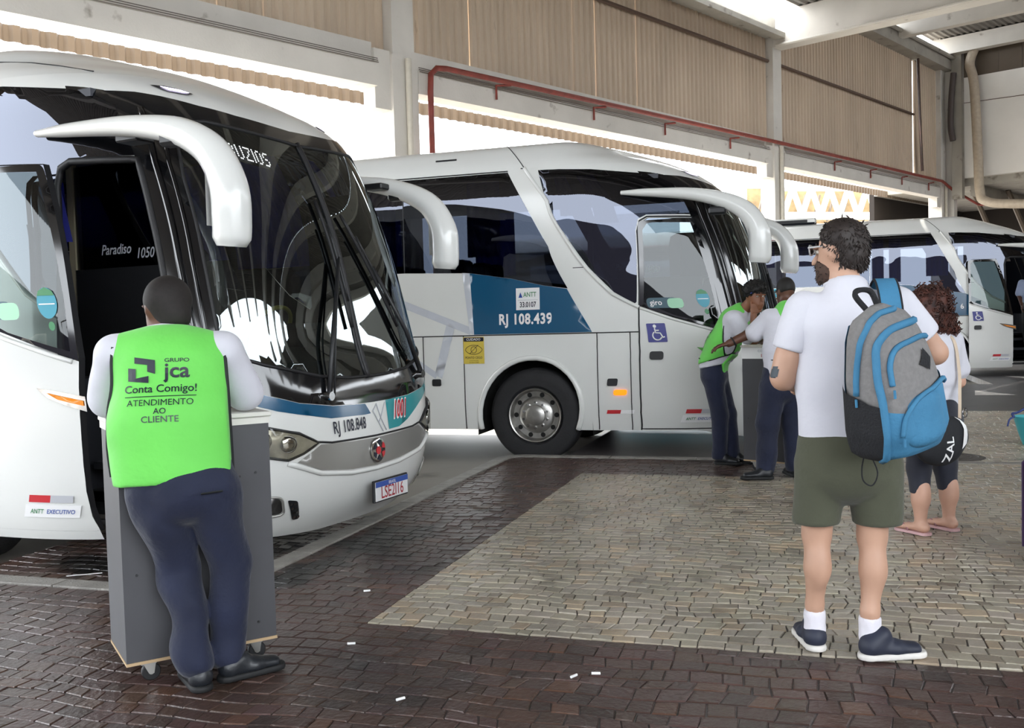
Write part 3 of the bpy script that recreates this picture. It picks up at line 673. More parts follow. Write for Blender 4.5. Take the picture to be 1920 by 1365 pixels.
    surftube('roof_seam', [(-.06, 3.245), (-.10, 3.25)], .006, M_rub, root, .003)
    seam = busk(np.linspace(-.06, -.42, 12), np.linspace(7, 9.6, 12)); V_, F_ = tubevf(seam, .006, 5); mesh_obj('roof_seam', V_, F_, M_rub, root)
    if not lod:
        vent = busk(np.linspace(-1.15, -.90, 4), np.full(4, 8.0))+[0, -.004, .004]; V_, F_ = tubevf(vent, .011, 5); mesh_obj('roof_vent_slot', V_, F_, M_rub, root)
        ln = busk(np.array([1.1, 1.48, 1.85, 2.03, 2.20]), np.array([8.1, 7.95, 7.8, 7.5, 7.1]))
        V_, F_ = tubevf(ln, .006, 5)
        if opt['livery'] == 'front': mesh_obj('roof_crease', V_, F_, M_rub, root)
    surftube('panel_gap', [(.56, 2.13), (.74, 2.13)], .004, M_rub, root, .002)
    # ---- lower side panel gaps and flaps
    for sgn in (0, 1):
        if lod and sgn: continue
        mm = mir if sgn else (lambda q: q)
        surftube('belt_gap', mm([(-10.2, 1.42), (1.2, 1.42)]), .006, M_rub, root, .002)
        for x in (-8.8, -7.2, -5.0, -3.6, -2.2, -1.29, -.80, .75, 1.11):
            surftube('panel_gap', mm(vline(x-(.02 if x > .5 else 0), 1.42, .37)), .0055, M_rub, root, .002)
    surftube('door_gap', vline(DX0-.01, .37, 1.69), .008, M_rub, root, .002)
    for x, z in ((.925, .885), (-1.135, .895), (-2.9, .895), (-4.3, .895)):
        patch('latch', round_poly(rect(x-.055, z-.04, x+.055, z+.04), .02), M_blk, root, .012)
    patch('turn_lamp', round_poly(rect(.95, .745, 1.09, .805), .03), M_amb if opt.get('blink') else M_ambo, root, .018)
    # ---- door leaf
    dsh = opt.get('door', (0, 0, 0)); op = dsh[0] != 0
    D = [(a, b) for a, b in DOOR]
    dr = empty('door'); dr.parent = root; dr.location = dsh
    zl = .36 if not op else .30; low_d = vline(DX0, zl, 1.69)+[(1.56, 1.565), (2.03, 1.415)]+vline(DX1, 1.40, zl)
    patch('door_panel', low_d, M_bw, dr, .004 if not op else 0, step=.1)
    fr = round_poly([(1.245, 1.69), (1.44, 2.48), (1.48, 2.6), (2.105, 2.61), (2.075, 1.405)], [0, .06, .06, .05, 0])
    patch('door_frame', fr, M_bgl, dr, .006, [DGL], .06)
    patch('door_glass', DGL, M_gdoor, dr, .004, step=.08)
    surftube('door_trim', [(1.245, 1.675), (1.56, 1.55), (2.03, 1.40)], .016, M_chr if False else M_bw, dr, .006)
    outl = resample(np.array(D), .1); b_ = S(outl[:, 0], outl[:, 1]); mb = MB()
    nn = len(b_); mb.add(np.vstack([b_, b_+[0, .045, 0]]), [(i, (i+1) % nn, nn+(i+1) % nn, nn+i) for i in range(nn)]); mb.build('door_edge', M_rub, dr)
    patch('door_handle', round_poly(rect(1.285, 1.12, 1.425, 1.21), .03), M_blk, dr, .02)
    mk = [(1.76, 1.245), (1.90, 1.225), (2.072, 1.19), (2.072, 1.10), (1.93, 1.145), (1.83, 1.185)]
    patch('side_marker', mk, M_chr, dr, .015); patch('marker_lens', [(1.83, 1.215), (2.06, 1.165), (2.06, 1.135), (1.90, 1.175)], M_ambo, dr, .02)
    if opt.get('acc', 1):
        w_ = patch('access_sign', round_poly(rect(1.275, 1.305, 1.475, 1.505), .012), M_purp, dr, .008)
        hd = [(1.36+.018*math.cos(a), 1.475+.018*math.sin(a)) for a in np.linspace(0, math.tau, 12, endpoint=False)]
        patch('wheelchair_head', hd, M_wht, w_, .012, step=.03)
        for pts in ([(1.357, 1.455), (1.36, 1.405), (1.41, 1.402), (1.432, 1.355), (1.452, 1.362)], [(1.36, 1.43), (1.40, 1.43)], [(1.375+.047*math.cos(a), 1.375+.047*math.sin(a)) for a in np.linspace(2.2, 5.9, 12)]):
            surftube('wheelchair_mark', pts, .0075, M_wht, w_, .010, step=.02)
    zz = .60
    if lod < 2:
        patch('reflector_red', rect(1.70, .545, 1.84, .59), M_red, dr, .008); patch('reflector_white', rect(1.84, .545, 1.98, .59), M_grey, dr, .008)
        patch('permit_sticker', rect(1.68, .45, 2.03, .53), M_wht, dr, .008); stext('permit_text', 'ANTT', 1.765, .488, .03, M_dgr, dr, .012, .01, .8); stext('permit_text', 'EXECUTIVO', 1.915, .488, .028, M_dblue, dr, .012, .012, .85)
    patch('reflector_red', rect(.915, .545, 1.06, .585), M_red, root, .006); patch('reflector_white', rect(1.06, .545, 1.20, .585), M_wht, root, .006)
    # stickers on the door glass
    if not lod:
        g1 = patch('glass_sticker', round_poly(rect(1.33, 1.665, 1.66, 1.775), .05), mat('sticker_slate', '3E5A66', .5), dr, .009, step=.05)
        patch('glass_sticker', round_poly(rect(1.55, 1.66, 1.72, 1.765), .05), mat('sticker_mint', '9ED0B0', .5), dr, .010, step=.05)
        stext('sticker_text', 'giro', 1.43, 1.722, .06, M_wht, g1, .013, .01)
        bd = [(1.93+.068*math.cos(a), 1.755+.10*math.sin(a)*.95) for a in np.linspace(0, math.tau, 24, endpoint=False)]
        bq = patch('round_badge', bd, mat('badge_teal', '2A8FA5', .4), dr, .009, step=.05)
        patch('badge_band', [(1.87, 1.80), (1.99, 1.80), (1.975, 1.83), (1.93, 1.85), (1.885, 1.83)], M_dgr, bq, .012, step=.05)
        patch('badge_band', rect(1.875, 1.745, 1.985, 1.752), M_wht, bq, .012, step=.05)
        patch('green_dot', [(1.94+.022*math.cos(a), 1.615+.028*math.sin(a)) for a in np.linspace(0, math.tau, 12, endpoint=False)], M_dgr, dr, .009, step=.04)
    # door opening frame and step well
    surftube('door_seal', vline(DX0-.005, .38, 1.69)+[(1.435, 2.49), (1.50, 2.60), (1.60, 2.64), (2.10, 2.625), (2.085, 2.26), (2.08, 1.86)]+vline(DX1+.005, 1.42, .38), (.024 if op else .011), M_rub, root, -.005, True)
    # ---- front
    b1 = opt['livery']
    if b1 == 'front':
        top = [(a, b-.004) for a, b in R_MLOW[1:]]
        patch('blue_stripe', top[:6]+[(3.35, 1.04), (3.41, .97), (3.33, .968), (2.96, .98), (2.70, 1.03), (2.57, 1.06), (2.42, 1.11), (2.20, 1.21)][::1], M_blue, root, .004)
        tm = [(2*SCN-a, b-.004) for a, b in R_MLOW[1:]]
        patch('teal_panel', [(3.63, 1.045), (3.66, .84), (3.80, .845), (3.92, .885), (4.12, .985), (4.32, 1.07), (4.55, 1.15), (2*SCN-2.3, 1.25)]+tm[1:6][:1]+[(4.40, 1.155), (4.21, 1.096), (3.94, 1.056)], M_teal, root, .004)
        for pts in ([(3.44, .985), (3.52, .90), (3.575, .835)], [(3.44, .985), (3.50, 1.03)], [(3.62, .84), (3.55, .93), (3.615, 1.03)], [(3.52, .90), (3.55, .93)], [(3.50, 1.03), (3.55, .93)]):
            surftube('livery_line', pts, .004, M_grey, root, .005)
        stext('fleet_number', 'RJ 108.848', 3.145, .912, .082, M_navy, root, .008, .018, .70, spacing=1.08)
        stext('fleet_logo', '1001', 3.81, .965, .135, M_wht, root, .008, .05, .52, .15); stext('fleet_logo', '1001', 3.812, .967, .125, M_red, root, .012, .015, .54, .15)
    surftube('hood_gap', symm([(2.40, .98), (2.69, .915), (2.81, .845), (2.94, .826), (3.15, .82), (SCN, .815)]), .007, M_rub, root, .003)
    grille = symm([(2.84, .825), (3.15, .808), (SCN, .80)])+symm([(2.66, .735), (2.82, .665), (3.13, .625), (SCN, .612)])[::-1]
    patch('grille_panel', grille, M_sil, root, .005)
    surftube('bumper_moulding', symm([(2.60, .735), (2.82, .645), (3.13, .603), (SCN, .592)]), .018, M_bw, root, .003, n=8)
    for mm, nm in ((lambda q: q, 0), (mir, 1)):
        hl = patch('headlight', mm(HEADL), mat('headlight_bowl', 'C4C1B6', .25, metal=.25, noise=.4, nscale=9), root, .006)
        for (s_, z_, r_) in ((2.46, .885, .062), (2.61, .855, .055), (2.33, .93, .05)):
            c = S(np.array([s_ if not nm else 2*SCN-s_]), np.array([z_]), .006)[0]; c2 = S(np.array([s_ if not nm else 2*SCN-s_]), np.array([z_]), .03)[0]; ax = c2-c; ax /= np.linalg.norm(ax)
            P = [c+ax*t for t in (0, .012, .02, .025)]; V_, F_ = tubevf(P, [r_, r_, r_*.8, r_*.45], 14); mesh_obj('headlight_reflector', V_, F_, M_chr, hl, True, auto=40)
        patch('headlight_lens', mm(HEADL), M_lens, hl, .034, step=.06); surftube('headlight_rim', mm(HEADL), .008, M_blk, hl, .012, True)
        fg = patch('fog_lamp', mm(round_poly([(2.38, .54), (2.56, .52), (2.585, .42), (2.42, .41)], .03)), M_chr, root, .006); surftube('fog_rim', mm(round_poly([(2.37, .55), (2.565, .528), (2.595, .412), (2.41, .40)], .03)), .008, M_sil, fg, .008, True)
        ld = patch('running_lamp', mm(round_poly([(2.60, .505), (2.665, .49), (2.70, .365), (2.655, .365)], .015)), M_blk, root, .008)
        for i in range(4):
            for j in range(2):
                s_ = 2.625+.012*i+.025*j; z_ = .475-.03*i; s_ = s_ if not nm else 2*SCN-s_
                patch('running_led', [(s_+.009*math.cos(a), z_+.010*math.sin(a)) for a in np.linspace(0, math.tau, 8, endpoint=False)], M_chr, ld, .012, step=.03)
        rl = [(2.42, 3.145), (2.50, 3.15), (2.60, 3.125), (2.645, 3.10), (2.60, 3.085), (2.49, 3.095)]
        lm = patch('roof_marker', mm(rl), M_blk, root, .006, step=.05); patch('roof_marker_led', mm([(2.47, 3.135), (2.58, 3.118), (2.62, 3.10), (2.58, 3.095), (2.50, 3.105)]), M_hled if opt.get('lit') else M_chr, lm, .010, step=.05)
    if not lod:
        em = empty('emblem'); em.parent = root; c = S(np.array([SCN]), np.array([.715]), .01)[0]; em.location = tuple(c)
        V_, F_ = lathe([(.001, .012), (.07, .012), (.085, .004), (.085, 0)], 24, 'x'); mesh_obj('emblem_disc', V_, F_, M_chr, em, True, auto=30)
        for i in range(6):
            a = i*math.tau/6+.5; pl = [(.072*math.cos(a+d)*q, .072*math.sin(a+d)*q) for d, q in ((-.40, .95), (0, 1.0), (.40, .95), (0, .42))]
            mesh_obj('emblem_segment', [(.015, x, z) for x, z in pl], [(0, 1, 2, 3)], M_red if i in (0, 5) else M_navy, em)
        mesh_obj('emblem_core', [(.016, .028*math.cos(a)-.012, .028*math.sin(a)) for a in np.linspace(0, math.tau, 12, endpoint=False)], [tuple(range(12))], M_red, em)
        pl = empty('number_plate'); pl.parent = root; pl.location = (2.71, .10, .44)
        MB().box((-.02, -.21, -.075), (0, .21, .075), .004).build('plate_back', M_blk, pl); MB().box((0, -.20, -.065), (.006, .20, .065), .002).build('plate_face', mat('plate_white', 'DADADA', .4), pl)
        MB().box((.006, -.20, .028), (.008, .20, .065)).build('plate_blue_band', M_dblue, pl)
        V_, F_ = textvf('LSE2I16', 1, .008); V_ = V_*[.088, .115]; mesh_obj('plate_text', [(.0085, x, z-.017) for x, z in V_], F_, mat('plate_red', '9C2A30', .5), pl)
        V_, F_ = textvf('BRASIL', 1, .0); V_ = V_*[.03, .03]; mesh_obj('plate_country', [(.0095, x, z+.045) for x, z in V_], F_, M_wht, pl)
        if b1 != 'front':
            for ch in list(pl.children): 
                if ch.name.startswith('plate_text'): bpy.data.objects.remove(ch)
        # wipers
        def wiper(base, mid, tip, b0, b1_):
            w_ = empty('wiper'); w_.parent = root
            P = S(np.array([base[0], (base[0]*.6+mid[0]*.4), mid[0]]), np.array([base[1], base[1]*.6+mid[1]*.4, mid[1]]), np.array([.03, .07, .06])); V_, F_ = tubevf(P, [.018, .016, .013], 6); mesh_obj('wiper_arm', V_, F_, M_blk, w_, True)
            P = S(np.array([base[0]+.05, base[0]*.6+mid[0]*.4+.04, mid[0]]), np.array([base[1], base[1]*.6+mid[1]*.4, mid[1]]), np.array([.03, .06, .05])); V_, F_ = tubevf(P, .007, 5); mesh_obj('wiper_link', V_, F_, M_blk, w_, True)
            Q = S(np.linspace(b0[0], b1_[0], 10), np.linspace(b0[1], b1_[1], 10), .03); V_, F_ = tubevf(Q, .013, 5); mesh_obj('wiper_blade', V_, F_, M_rub, w_, True)
            Q = S(np.linspace(b0[0]*.8+b1_[0]*.2, b0[0]*.2+b1_[0]*.8, 6), np.linspace(b0[1]*.8+b1_[1]*.2, b0[1]*.2+b1_[1]*.8, 6), .055); V_, F_ = tubevf(Q, .008, 5); mesh_obj('wiper_bridge', V_, F_, M_blk, w_, True)
            c = S(np.array([base[0]]), np.array([base[1]]), .02)[0]; V_, F_ = tubevf([c-V3(.02, 0, 0), c+V3(.03, 0, 0)], .03, 10); mesh_obj('wiper_pivot', V_, F_, M_chr, w_, True, auto=40)
        wiper((2.95, 1.12), (3.36, 2.02), None, (3.30, 2.42), (3.40, 1.55)); wiper((4.17, 1.19), (3.80, 1.97), None, (3.63, 2.34), (3.98, 1.55))
    # ---- mirrors
    for sg in (-1, 1):
        md = opt.get('mdx', (0, 0))[0 if sg < 0 else 1]
        P = spline([(1.05, 1.29*sg, 2.90), (1.45, 1.325*sg, 2.875), (1.85, 1.36*sg, 2.835), (2.2, 1.40*sg, 2.755), (2.45, 1.425*sg, 2.62), (2.57, 1.43*sg, 2.42), (2.585, 1.43*sg, 2.22), (2.575, 1.43*sg, 2.09)], 6); P[:, 0] += md*np.clip((P[:, 0]-.8)/1.4, 0, 1); P[:, 2] += opt.get('mdz', 0)
        n_ = len(P); t = np.linspace(0, 1, n_); wv = np.interp(t, [0, .08, .35, .6, .75, .95, 1], [.022, .04, .07, .10, .115, .115, .09]); dv = np.interp(t, [0, .08, .4, .6, .8, .95, 1], [.03, .055, .075, .09, .10, .095, .07])
        V_, F_ = tubevf(P, np.stack([wv, dv], 1), 14); mr = mesh_obj('mirror', V_, F_, M_bw, root, True, auto=60)
        q = np.array([(-.075, 2.13), (-.075, 2.50), (.075, 2.50), (.075, 2.13)])
        mesh_obj('mirror_glass', [(2.575+md-.10, 1.43*sg+a, b) for a, b in q], [(0, 1, 2, 3)], M_chr, mr)
        mz = opt.get('mdz', 0); MB().box((1.80, min(1.20*sg, 1.34*sg), 2.76+mz), (1.98, max(1.20*sg, 1.34*sg), 2.81+mz), .01).build('mirror_mount', M_blk, mr)
        mb = MB(); mb.box((2.08+md, 1.40*sg-.05, 2.60), (2.26+md, 1.40*sg+.05, 2.68), .02); mb.build('kerb_mirror', M_blk, mr)
    # ---- interior
    MB().box((-10.1, -1.18, 1.20), (.9, 1.18, 1.26)).build('passenger_floor', M_int, root)
    MB().box((.9, .0, .95), (2.1, 1.15, 1.0)).build('driver_floor', M_int, root)
    MB().box((.86, -1.15, .5), (.92, 1.15, 1.26)).build('step_riser', M_int, root)
    for i in range(3): MB().box((1.0+.0*i, -1.2+.28*i, .45+.2*i), (1.85, -.92+.28*i, .50+.2*i)).build('step', M_int, root)
    MB().box((.9, -1.18, .42), (1.85, -.02, .46)).build('step_floor', mat('step_tread', '3A3836', .6), root)
    MB().box((-10.1, -1.15, 3.05), (1.4, 1.15, 3.1)).build('interior_ceiling', M_intl, root)
    # dashboard following the windscreen
    V_, T_ = [], []
    ds = np.linspace(2.45, 2*SCN-2.45, 24); a_ = S(ds, np.full(24, 1.36), -.05); c_ = a_*[1, .92, 1]-[.62, 0, -.02]; b_ = a_-[0, 0, .4]; d_ = c_-[0, 0, .5]
    G = np.vstack([b_, a_+[0, 0, .0], c_+[0, 0, .06], d_]); T_ = [(r*24+i, r*24+i+1, (r+1)*24+i+1, (r+1)*24+i) for r in range(3) for i in range(23)]
    mesh_obj('dashboard', G, T_, M_int, root, False)
    if not lod:
        sw = empty('steering_wheel'); sw.parent = root; sw.location = (1.25, .60, 1.54); sw.rotation_euler = (0, -.95, 0)
        ring = [(.235*math.cos(a), .235*math.sin(a), 0) for a in np.linspace(0, math.tau, 32, endpoint=False)]; V_, F_ = tubevf(ring, .018, 8, False, True); mesh_obj('steering_rim', V_, F_, M_wheelyel, sw, True)
        V_, F_ = lathe([(.001, .0), (.07, 0), (.08, -.05), (.03, -.3)], 16); mesh_obj('steering_hub', V_, F_, M_blk, sw, True)
        for a in (0, 2.1, 4.2): mb = MB(); mb.tube([(0, 0, -.02), (.23*math.cos(a), .23*math.sin(a), 0)], .014, 6); mb.build('spoke', M_blk, sw)
        mb = MB(); mb.box((.55, .35, 1.0), (1.0, .85, 1.42), .06).box((.45, .37, 1.35), (.61, .83, 2.05), .05).box((.46, .47, 2.03), (.58, .73, 2.24), .04); MB().box((1.45, .15, 1.2), (1.95, 1.0, 1.60), .05).build('dash_cowl', M_int, root); mb.build('driver_seat', M_seat, root)
        # partition behind the driver, seen through the door
        MB().box((.55, -.62, 1.26), (1.9, -.58, 2.02)).build('door_partition', M_rub, root)
        MB().box((.55, -.605, 2.02), (1.55, -.595, 2.75)).build('partition_glass', glassmat('partition_pane', 'C4C8CC', 1.45), root)
        MB().box((.50, -.62, 1.26), (.56, -.58, 2.8)).build('partition_post', mat('cream_trim', 'A79C84', .6), root)
        for t_, x_ in (('Paradiso', .96), ('1050', 1.235)):
            V_, F_ = textvf(t_, 1, .012); V_ = V_*[.085, .10]; V_ = V_+np.c_[V_[:, 1]*.22, 0*V_[:, 1]]; mesh_obj('partition_text', [(x_+x, -.61, 2.13-.14*(x_-1.07)+z) for x, z in V_], F_, M_grey, root)
        mb = MB(); mb.tube(spline([(1.95, -.75, 1.3), (1.93, -.8, 1.75), (1.90, -.85, 1.95), (1.84, -.9, 1.97), (1.82, -.9, 1.90)], 6), .017, 8); mb.build('grab_handle', M_alu, root, True)
        for z in (.82, 1.12): mb = MB(); mb.tube(spline([(1.15, -.70, z), (1.4, -.76, z-.03), (1.8, -.78, z+.02), (2.0, -.74, z+.05)], 5), .02, 8); mb.build('hand_rail', M_intl, root, True)
        for i in range(7):
            for y0 in (-1.08, -.58, .18, .68):
                x = -1.0-i*1.15; mb = MB(); mb.box((x-.05, y0, 1.26), (x+.45, y0+.42, 1.72), .05).box((x-.22, y0, 1.55), (x-.05, y0+.42, 2.32), .05); o = mb.build('passenger_seat', M_seat, root)
                MB().box((x-.225, y0+.04, 2.08), (x-.04, y0+.38, 2.33), .03).build('headrest', M_seatw, o)
    # curtains inside the glass
    def curtain(sg, x0, x1, z0=2.2, z1=3.15, amp=.02):
        xs = np.arange(x0, x1, .02); ph = RNG.random()*6; k = np.interp(z1, _ZT[:701], _KT[:701]); kb = np.interp(z0, _ZT[:701], _KT[:701])
        def row(z, q):
            P = S(np.clip(xs, -10, 2.0), np.full(len(xs), z), -.06)
            P[:, 1] += amp*np.sin(xs*55+ph)*q; P[:, 1] *= -sg if sg > 0 else 1
            return P
        r0, r1, r2 = row(z0, 1.2), row((z0+z1)/2, 1), row(z1, .6); n_ = len(xs)
        if sg > 0:
            for r in (r0, r1, r2): r[:, 1] = np.abs(r[:, 1])
        F_ = [(q*n_+i, q*n_+i+1, (q+1)*n_+i+1, (q+1)*n_+i) for q in range(2) for i in range(n_-1)]
        mesh_obj('curtain', np.vstack([r0, r1, r2]), F_, M_cur, root, True)
    for c in opt.get('curtains', []): curtain(*c)
    return root
G_BUS = 'white coaches parked nose-in at the platform'
def side_livery(b):
    blue = [(-.71, 2.118), (-.22, 2.038), (.15, 1.948), (.45, 1.905), (.68, 1.43), (-.67, 1.43)]
    patch('blue_panel', blue, M_blue, b, .004)
    patch('pale_band', [(-.80, 2.13), (-.71, 2.118), (-.67, 1.43), (-.72, 1.45)], M_pale, b, .004)
    patch('pale_band', [(-1.75, 1.93), (-1.75, 1.84), (-.72, 1.43), (-.70, 1.51)], M_pale, b, .0035)
    patch('pale_band', [(-1.00, 1.55), (-.90, 1.52), (-1.07, .94), (-1.16, .98)], M_pale, b, .003)
    patch('pale_band', [(-1.75, 1.42), (-1.75, 1.33), (-1.15, .94), (-1.12, 1.0)], M_pale, b, .0028)
# ---- near bus
B1 = empty('bus', (-5.487, 6.383, -.13), -.153, 'nearest white coach with open front door and RJ 108.848 on its nose', 'bus', G_BUS)
bus(B1, dict(livery='front', door=(-.52, -.27, 0), lit=1, acc=0, mdx=(.17, -.15), mdz=-.075, curtains=[(-1, 1.05, 1.40, 2.15, 3.05), (-1, -.9, -.45), (1, -1.45, -1.12), (1, -.92, .3), (1, -3.2, -1.9), (-1, -3.4, -2.8), (1, .5, 1.3, 2.1)]))
# destination display: dot matrix behind the windscreen
FONT = {'B': '1110100110010111010011001110'[:0] or ['1110', '1001', '1001', '1110', '1001', '1001', '1110'], 'U': ['1001', '1001', '1001', '1001', '1001', '1001', '0110'], 'Z': ['1111', '0001', '0010', '0010', '0100', '1000', '1111'], 'I': ['1', '1', '1', '1', '1', '1', '1'], 'O': ['0110', '1001', '1001', '1001', '1001', '1001', '0110'], 'S': ['0111', '1000', '1000', '0110', '0001', '0001', '1110'], '/': ['0001', '0001', '0010', '0010', '0100', '1000', '1000'], 'F': ['1111', '1000', '1000', '1110', '1000', '1000', '1000']}
dd = patch('destination_display', [(2.52, 2.73), (3.10, 2.68), (3.10, 2.82), (2.52, 2.875)], M_rub, B1, -.10)
mb = MB(); s_ = 2.555; st_ = .0145
for ch in 'F / BUZIOS':
    if ch == ' ': s_ += st_*1.5; continue
    g = FONT[ch]
    for r_, row in enumerate(g):
        for c_, bit in enumerate(row):
            if bit == '1':
                s0 = s_+c_*st_; z0 = 2.845-r_*.0150-(s0-2.55)*.10; P = S(np.array([s0-.005, s0+.005, s0+.005, s0-.005]), np.array([z0-.005, z0-.005, z0+.005, z0+.005]), -.09); mb.add(P, [(0, 1, 2, 3)])
    s_ += st_*(len(g[0])+1)
mb.build('destination_dots', M_led, dd)
# ---- middle bus
B2 = empty('bus', (-2.936, 11.47, -.13), 0, 'middle white coach with blue side panel marked RJ 108.439', 'bus', G_BUS)
bus(B2, dict(livery='side', blink=1, lit=1, mdx=(-.13, .10), curtains=[(-1, .45, .75, 2.7), (-1, .95, 1.25, 2.6), (-1, -.75, -.35, 2.3), (-1, -2.4, -1.6), (1, -1.5, -.9), (1, -3.4, -2.6)]))
side_livery(B2)
q = patch('permit_sticker', rect(-.17, 1.69, .10, 1.93), M_wht, B2, .008); stext('permit_text', 'ANTT', -.01, 1.855, .055, M_dgr, q, .012, .01, .75); stext('permit_number', '33.0107', -.035, 1.745, .06, M_navy, q, .012, .02, .72)
patch('permit_mark', [(-.14, 1.825), (-.095, 1.825), (-.118, 1.885)], M_dblue, q, .012, step=.05)
patch('permit_rule', rect(-.15, 1.795, .08, 1.80), M_grey, q, .012)
stext('fleet_number', 'RJ 108.439', -.07, 1.585, .118, M_wht, B2, .008, .034, .80, spacing=1.1)
q = patch('blind_spot_sticker', rect(-.80, 1.105, -.555, 1.405), M_yel, B2, .008)
patch('sticker_header', round_poly(rect(-.795, 1.355, -.56, 1.40), .012), M_navy, q, .011); stext('sticker_text', 'CUIDADO', -.678, 1.377, .028, M_wht, q, .014, .012, .95)
stext('sticker_text', 'PONTO CEGO', -.678, 1.172, .026, M_navy, q, .012, .01, .88); stext('sticker_text', 'o motorista pode', -.678, 1.14, .012, M_navy, q, .012, .0, .95); stext('sticker_text', 'não estar te vendo', -.678, 1.122, .012, M_navy, q, .012, .0, .95)
surftube('eye_outline', [(-.678+.10*math.cos(a), 1.262+.052*math.sin(a)*abs(math.sin(a))**.3) for a in np.linspace(0, math.tau, 24, endpoint=False)], .0025, M_navy, q, .011, True, 4, step=.03)
surftube('eye_outline', [(-.678+.034*math.cos(a), 1.262+.036*math.sin(a)) for a in np.linspace(0, math.tau, 16, endpoint=False)], .0025, M_navy, q, .011, True, 4, step=.03)
surftube('eye_slash', [(-.73, 1.215), (-.625, 1.315)], .0025, M_navy, q, .011)
# ---- far bus
B3 = empty('bus', (2.75, 23.9, -.13), 0, 'farthest white coach with an open door behind the curly-haired woman', 'bus', G_BUS)
bus(B3, dict(livery='side', lod=1, door=(-.74, -.16, 0), curtains=[(-1, -.35, .1, 2.3), (-1, -1.1, -.85), (-1, -1.45, -1.2), (-1, -3.2, -1.6, 2.62), (-1, -5, -3.5, 2.62), (-1, .7, 1.3, 2.7)]))
patch('blue_panel', [(-.98, 2.13), (-.71, 2.118), (-.22, 2.038), (.15, 1.948), (.45, 1.905), (.85, 1.70), (.9, 1.43), (-.95, 1.43)], M_blue, B3, .004)
stext('fleet_number', '6', .36, 1.62, .11, M_wht, B3, .008, .02)
patch('teal_panel', [(-7.5, 2.135), (-3.05, 2.135), (-3.35, 1.95), (-4.6, 1.43), (-7.5, 1.43)], mat('livery_cyan', '2A9AB5', .3, coat=.3), B3, .004)
patch('white_band', [(-3.05, 2.135), (-2.85, 2.135), (-4.4, 1.43), (-4.7, 1.43)], M_wht, B3, .005)
patch('red_band', [(-2.85, 2.05), (-2.75, 1.98), (-3.9, 1.43), (-4.35, 1.43)], M_red, B3, .0055)
patch('red_band', [(-7.5, 3.222), (-3.3, 3.222), (-3.7, 3.25), (-7.5, 3.25)], M_red, B3, .006)
mb = MB(); mb.box((-5.2, -.8, 3.6), (-2.6, .8, 3.74), .04); o = mb.build('roof_air_conditioner', M_bw, B3)
for i in range(2): MB().box((-4.9+i*1.15, -.82, 3.63), (-3.95+i*1.15, -.79, 3.70)).build('air_grille', M_blk, o)
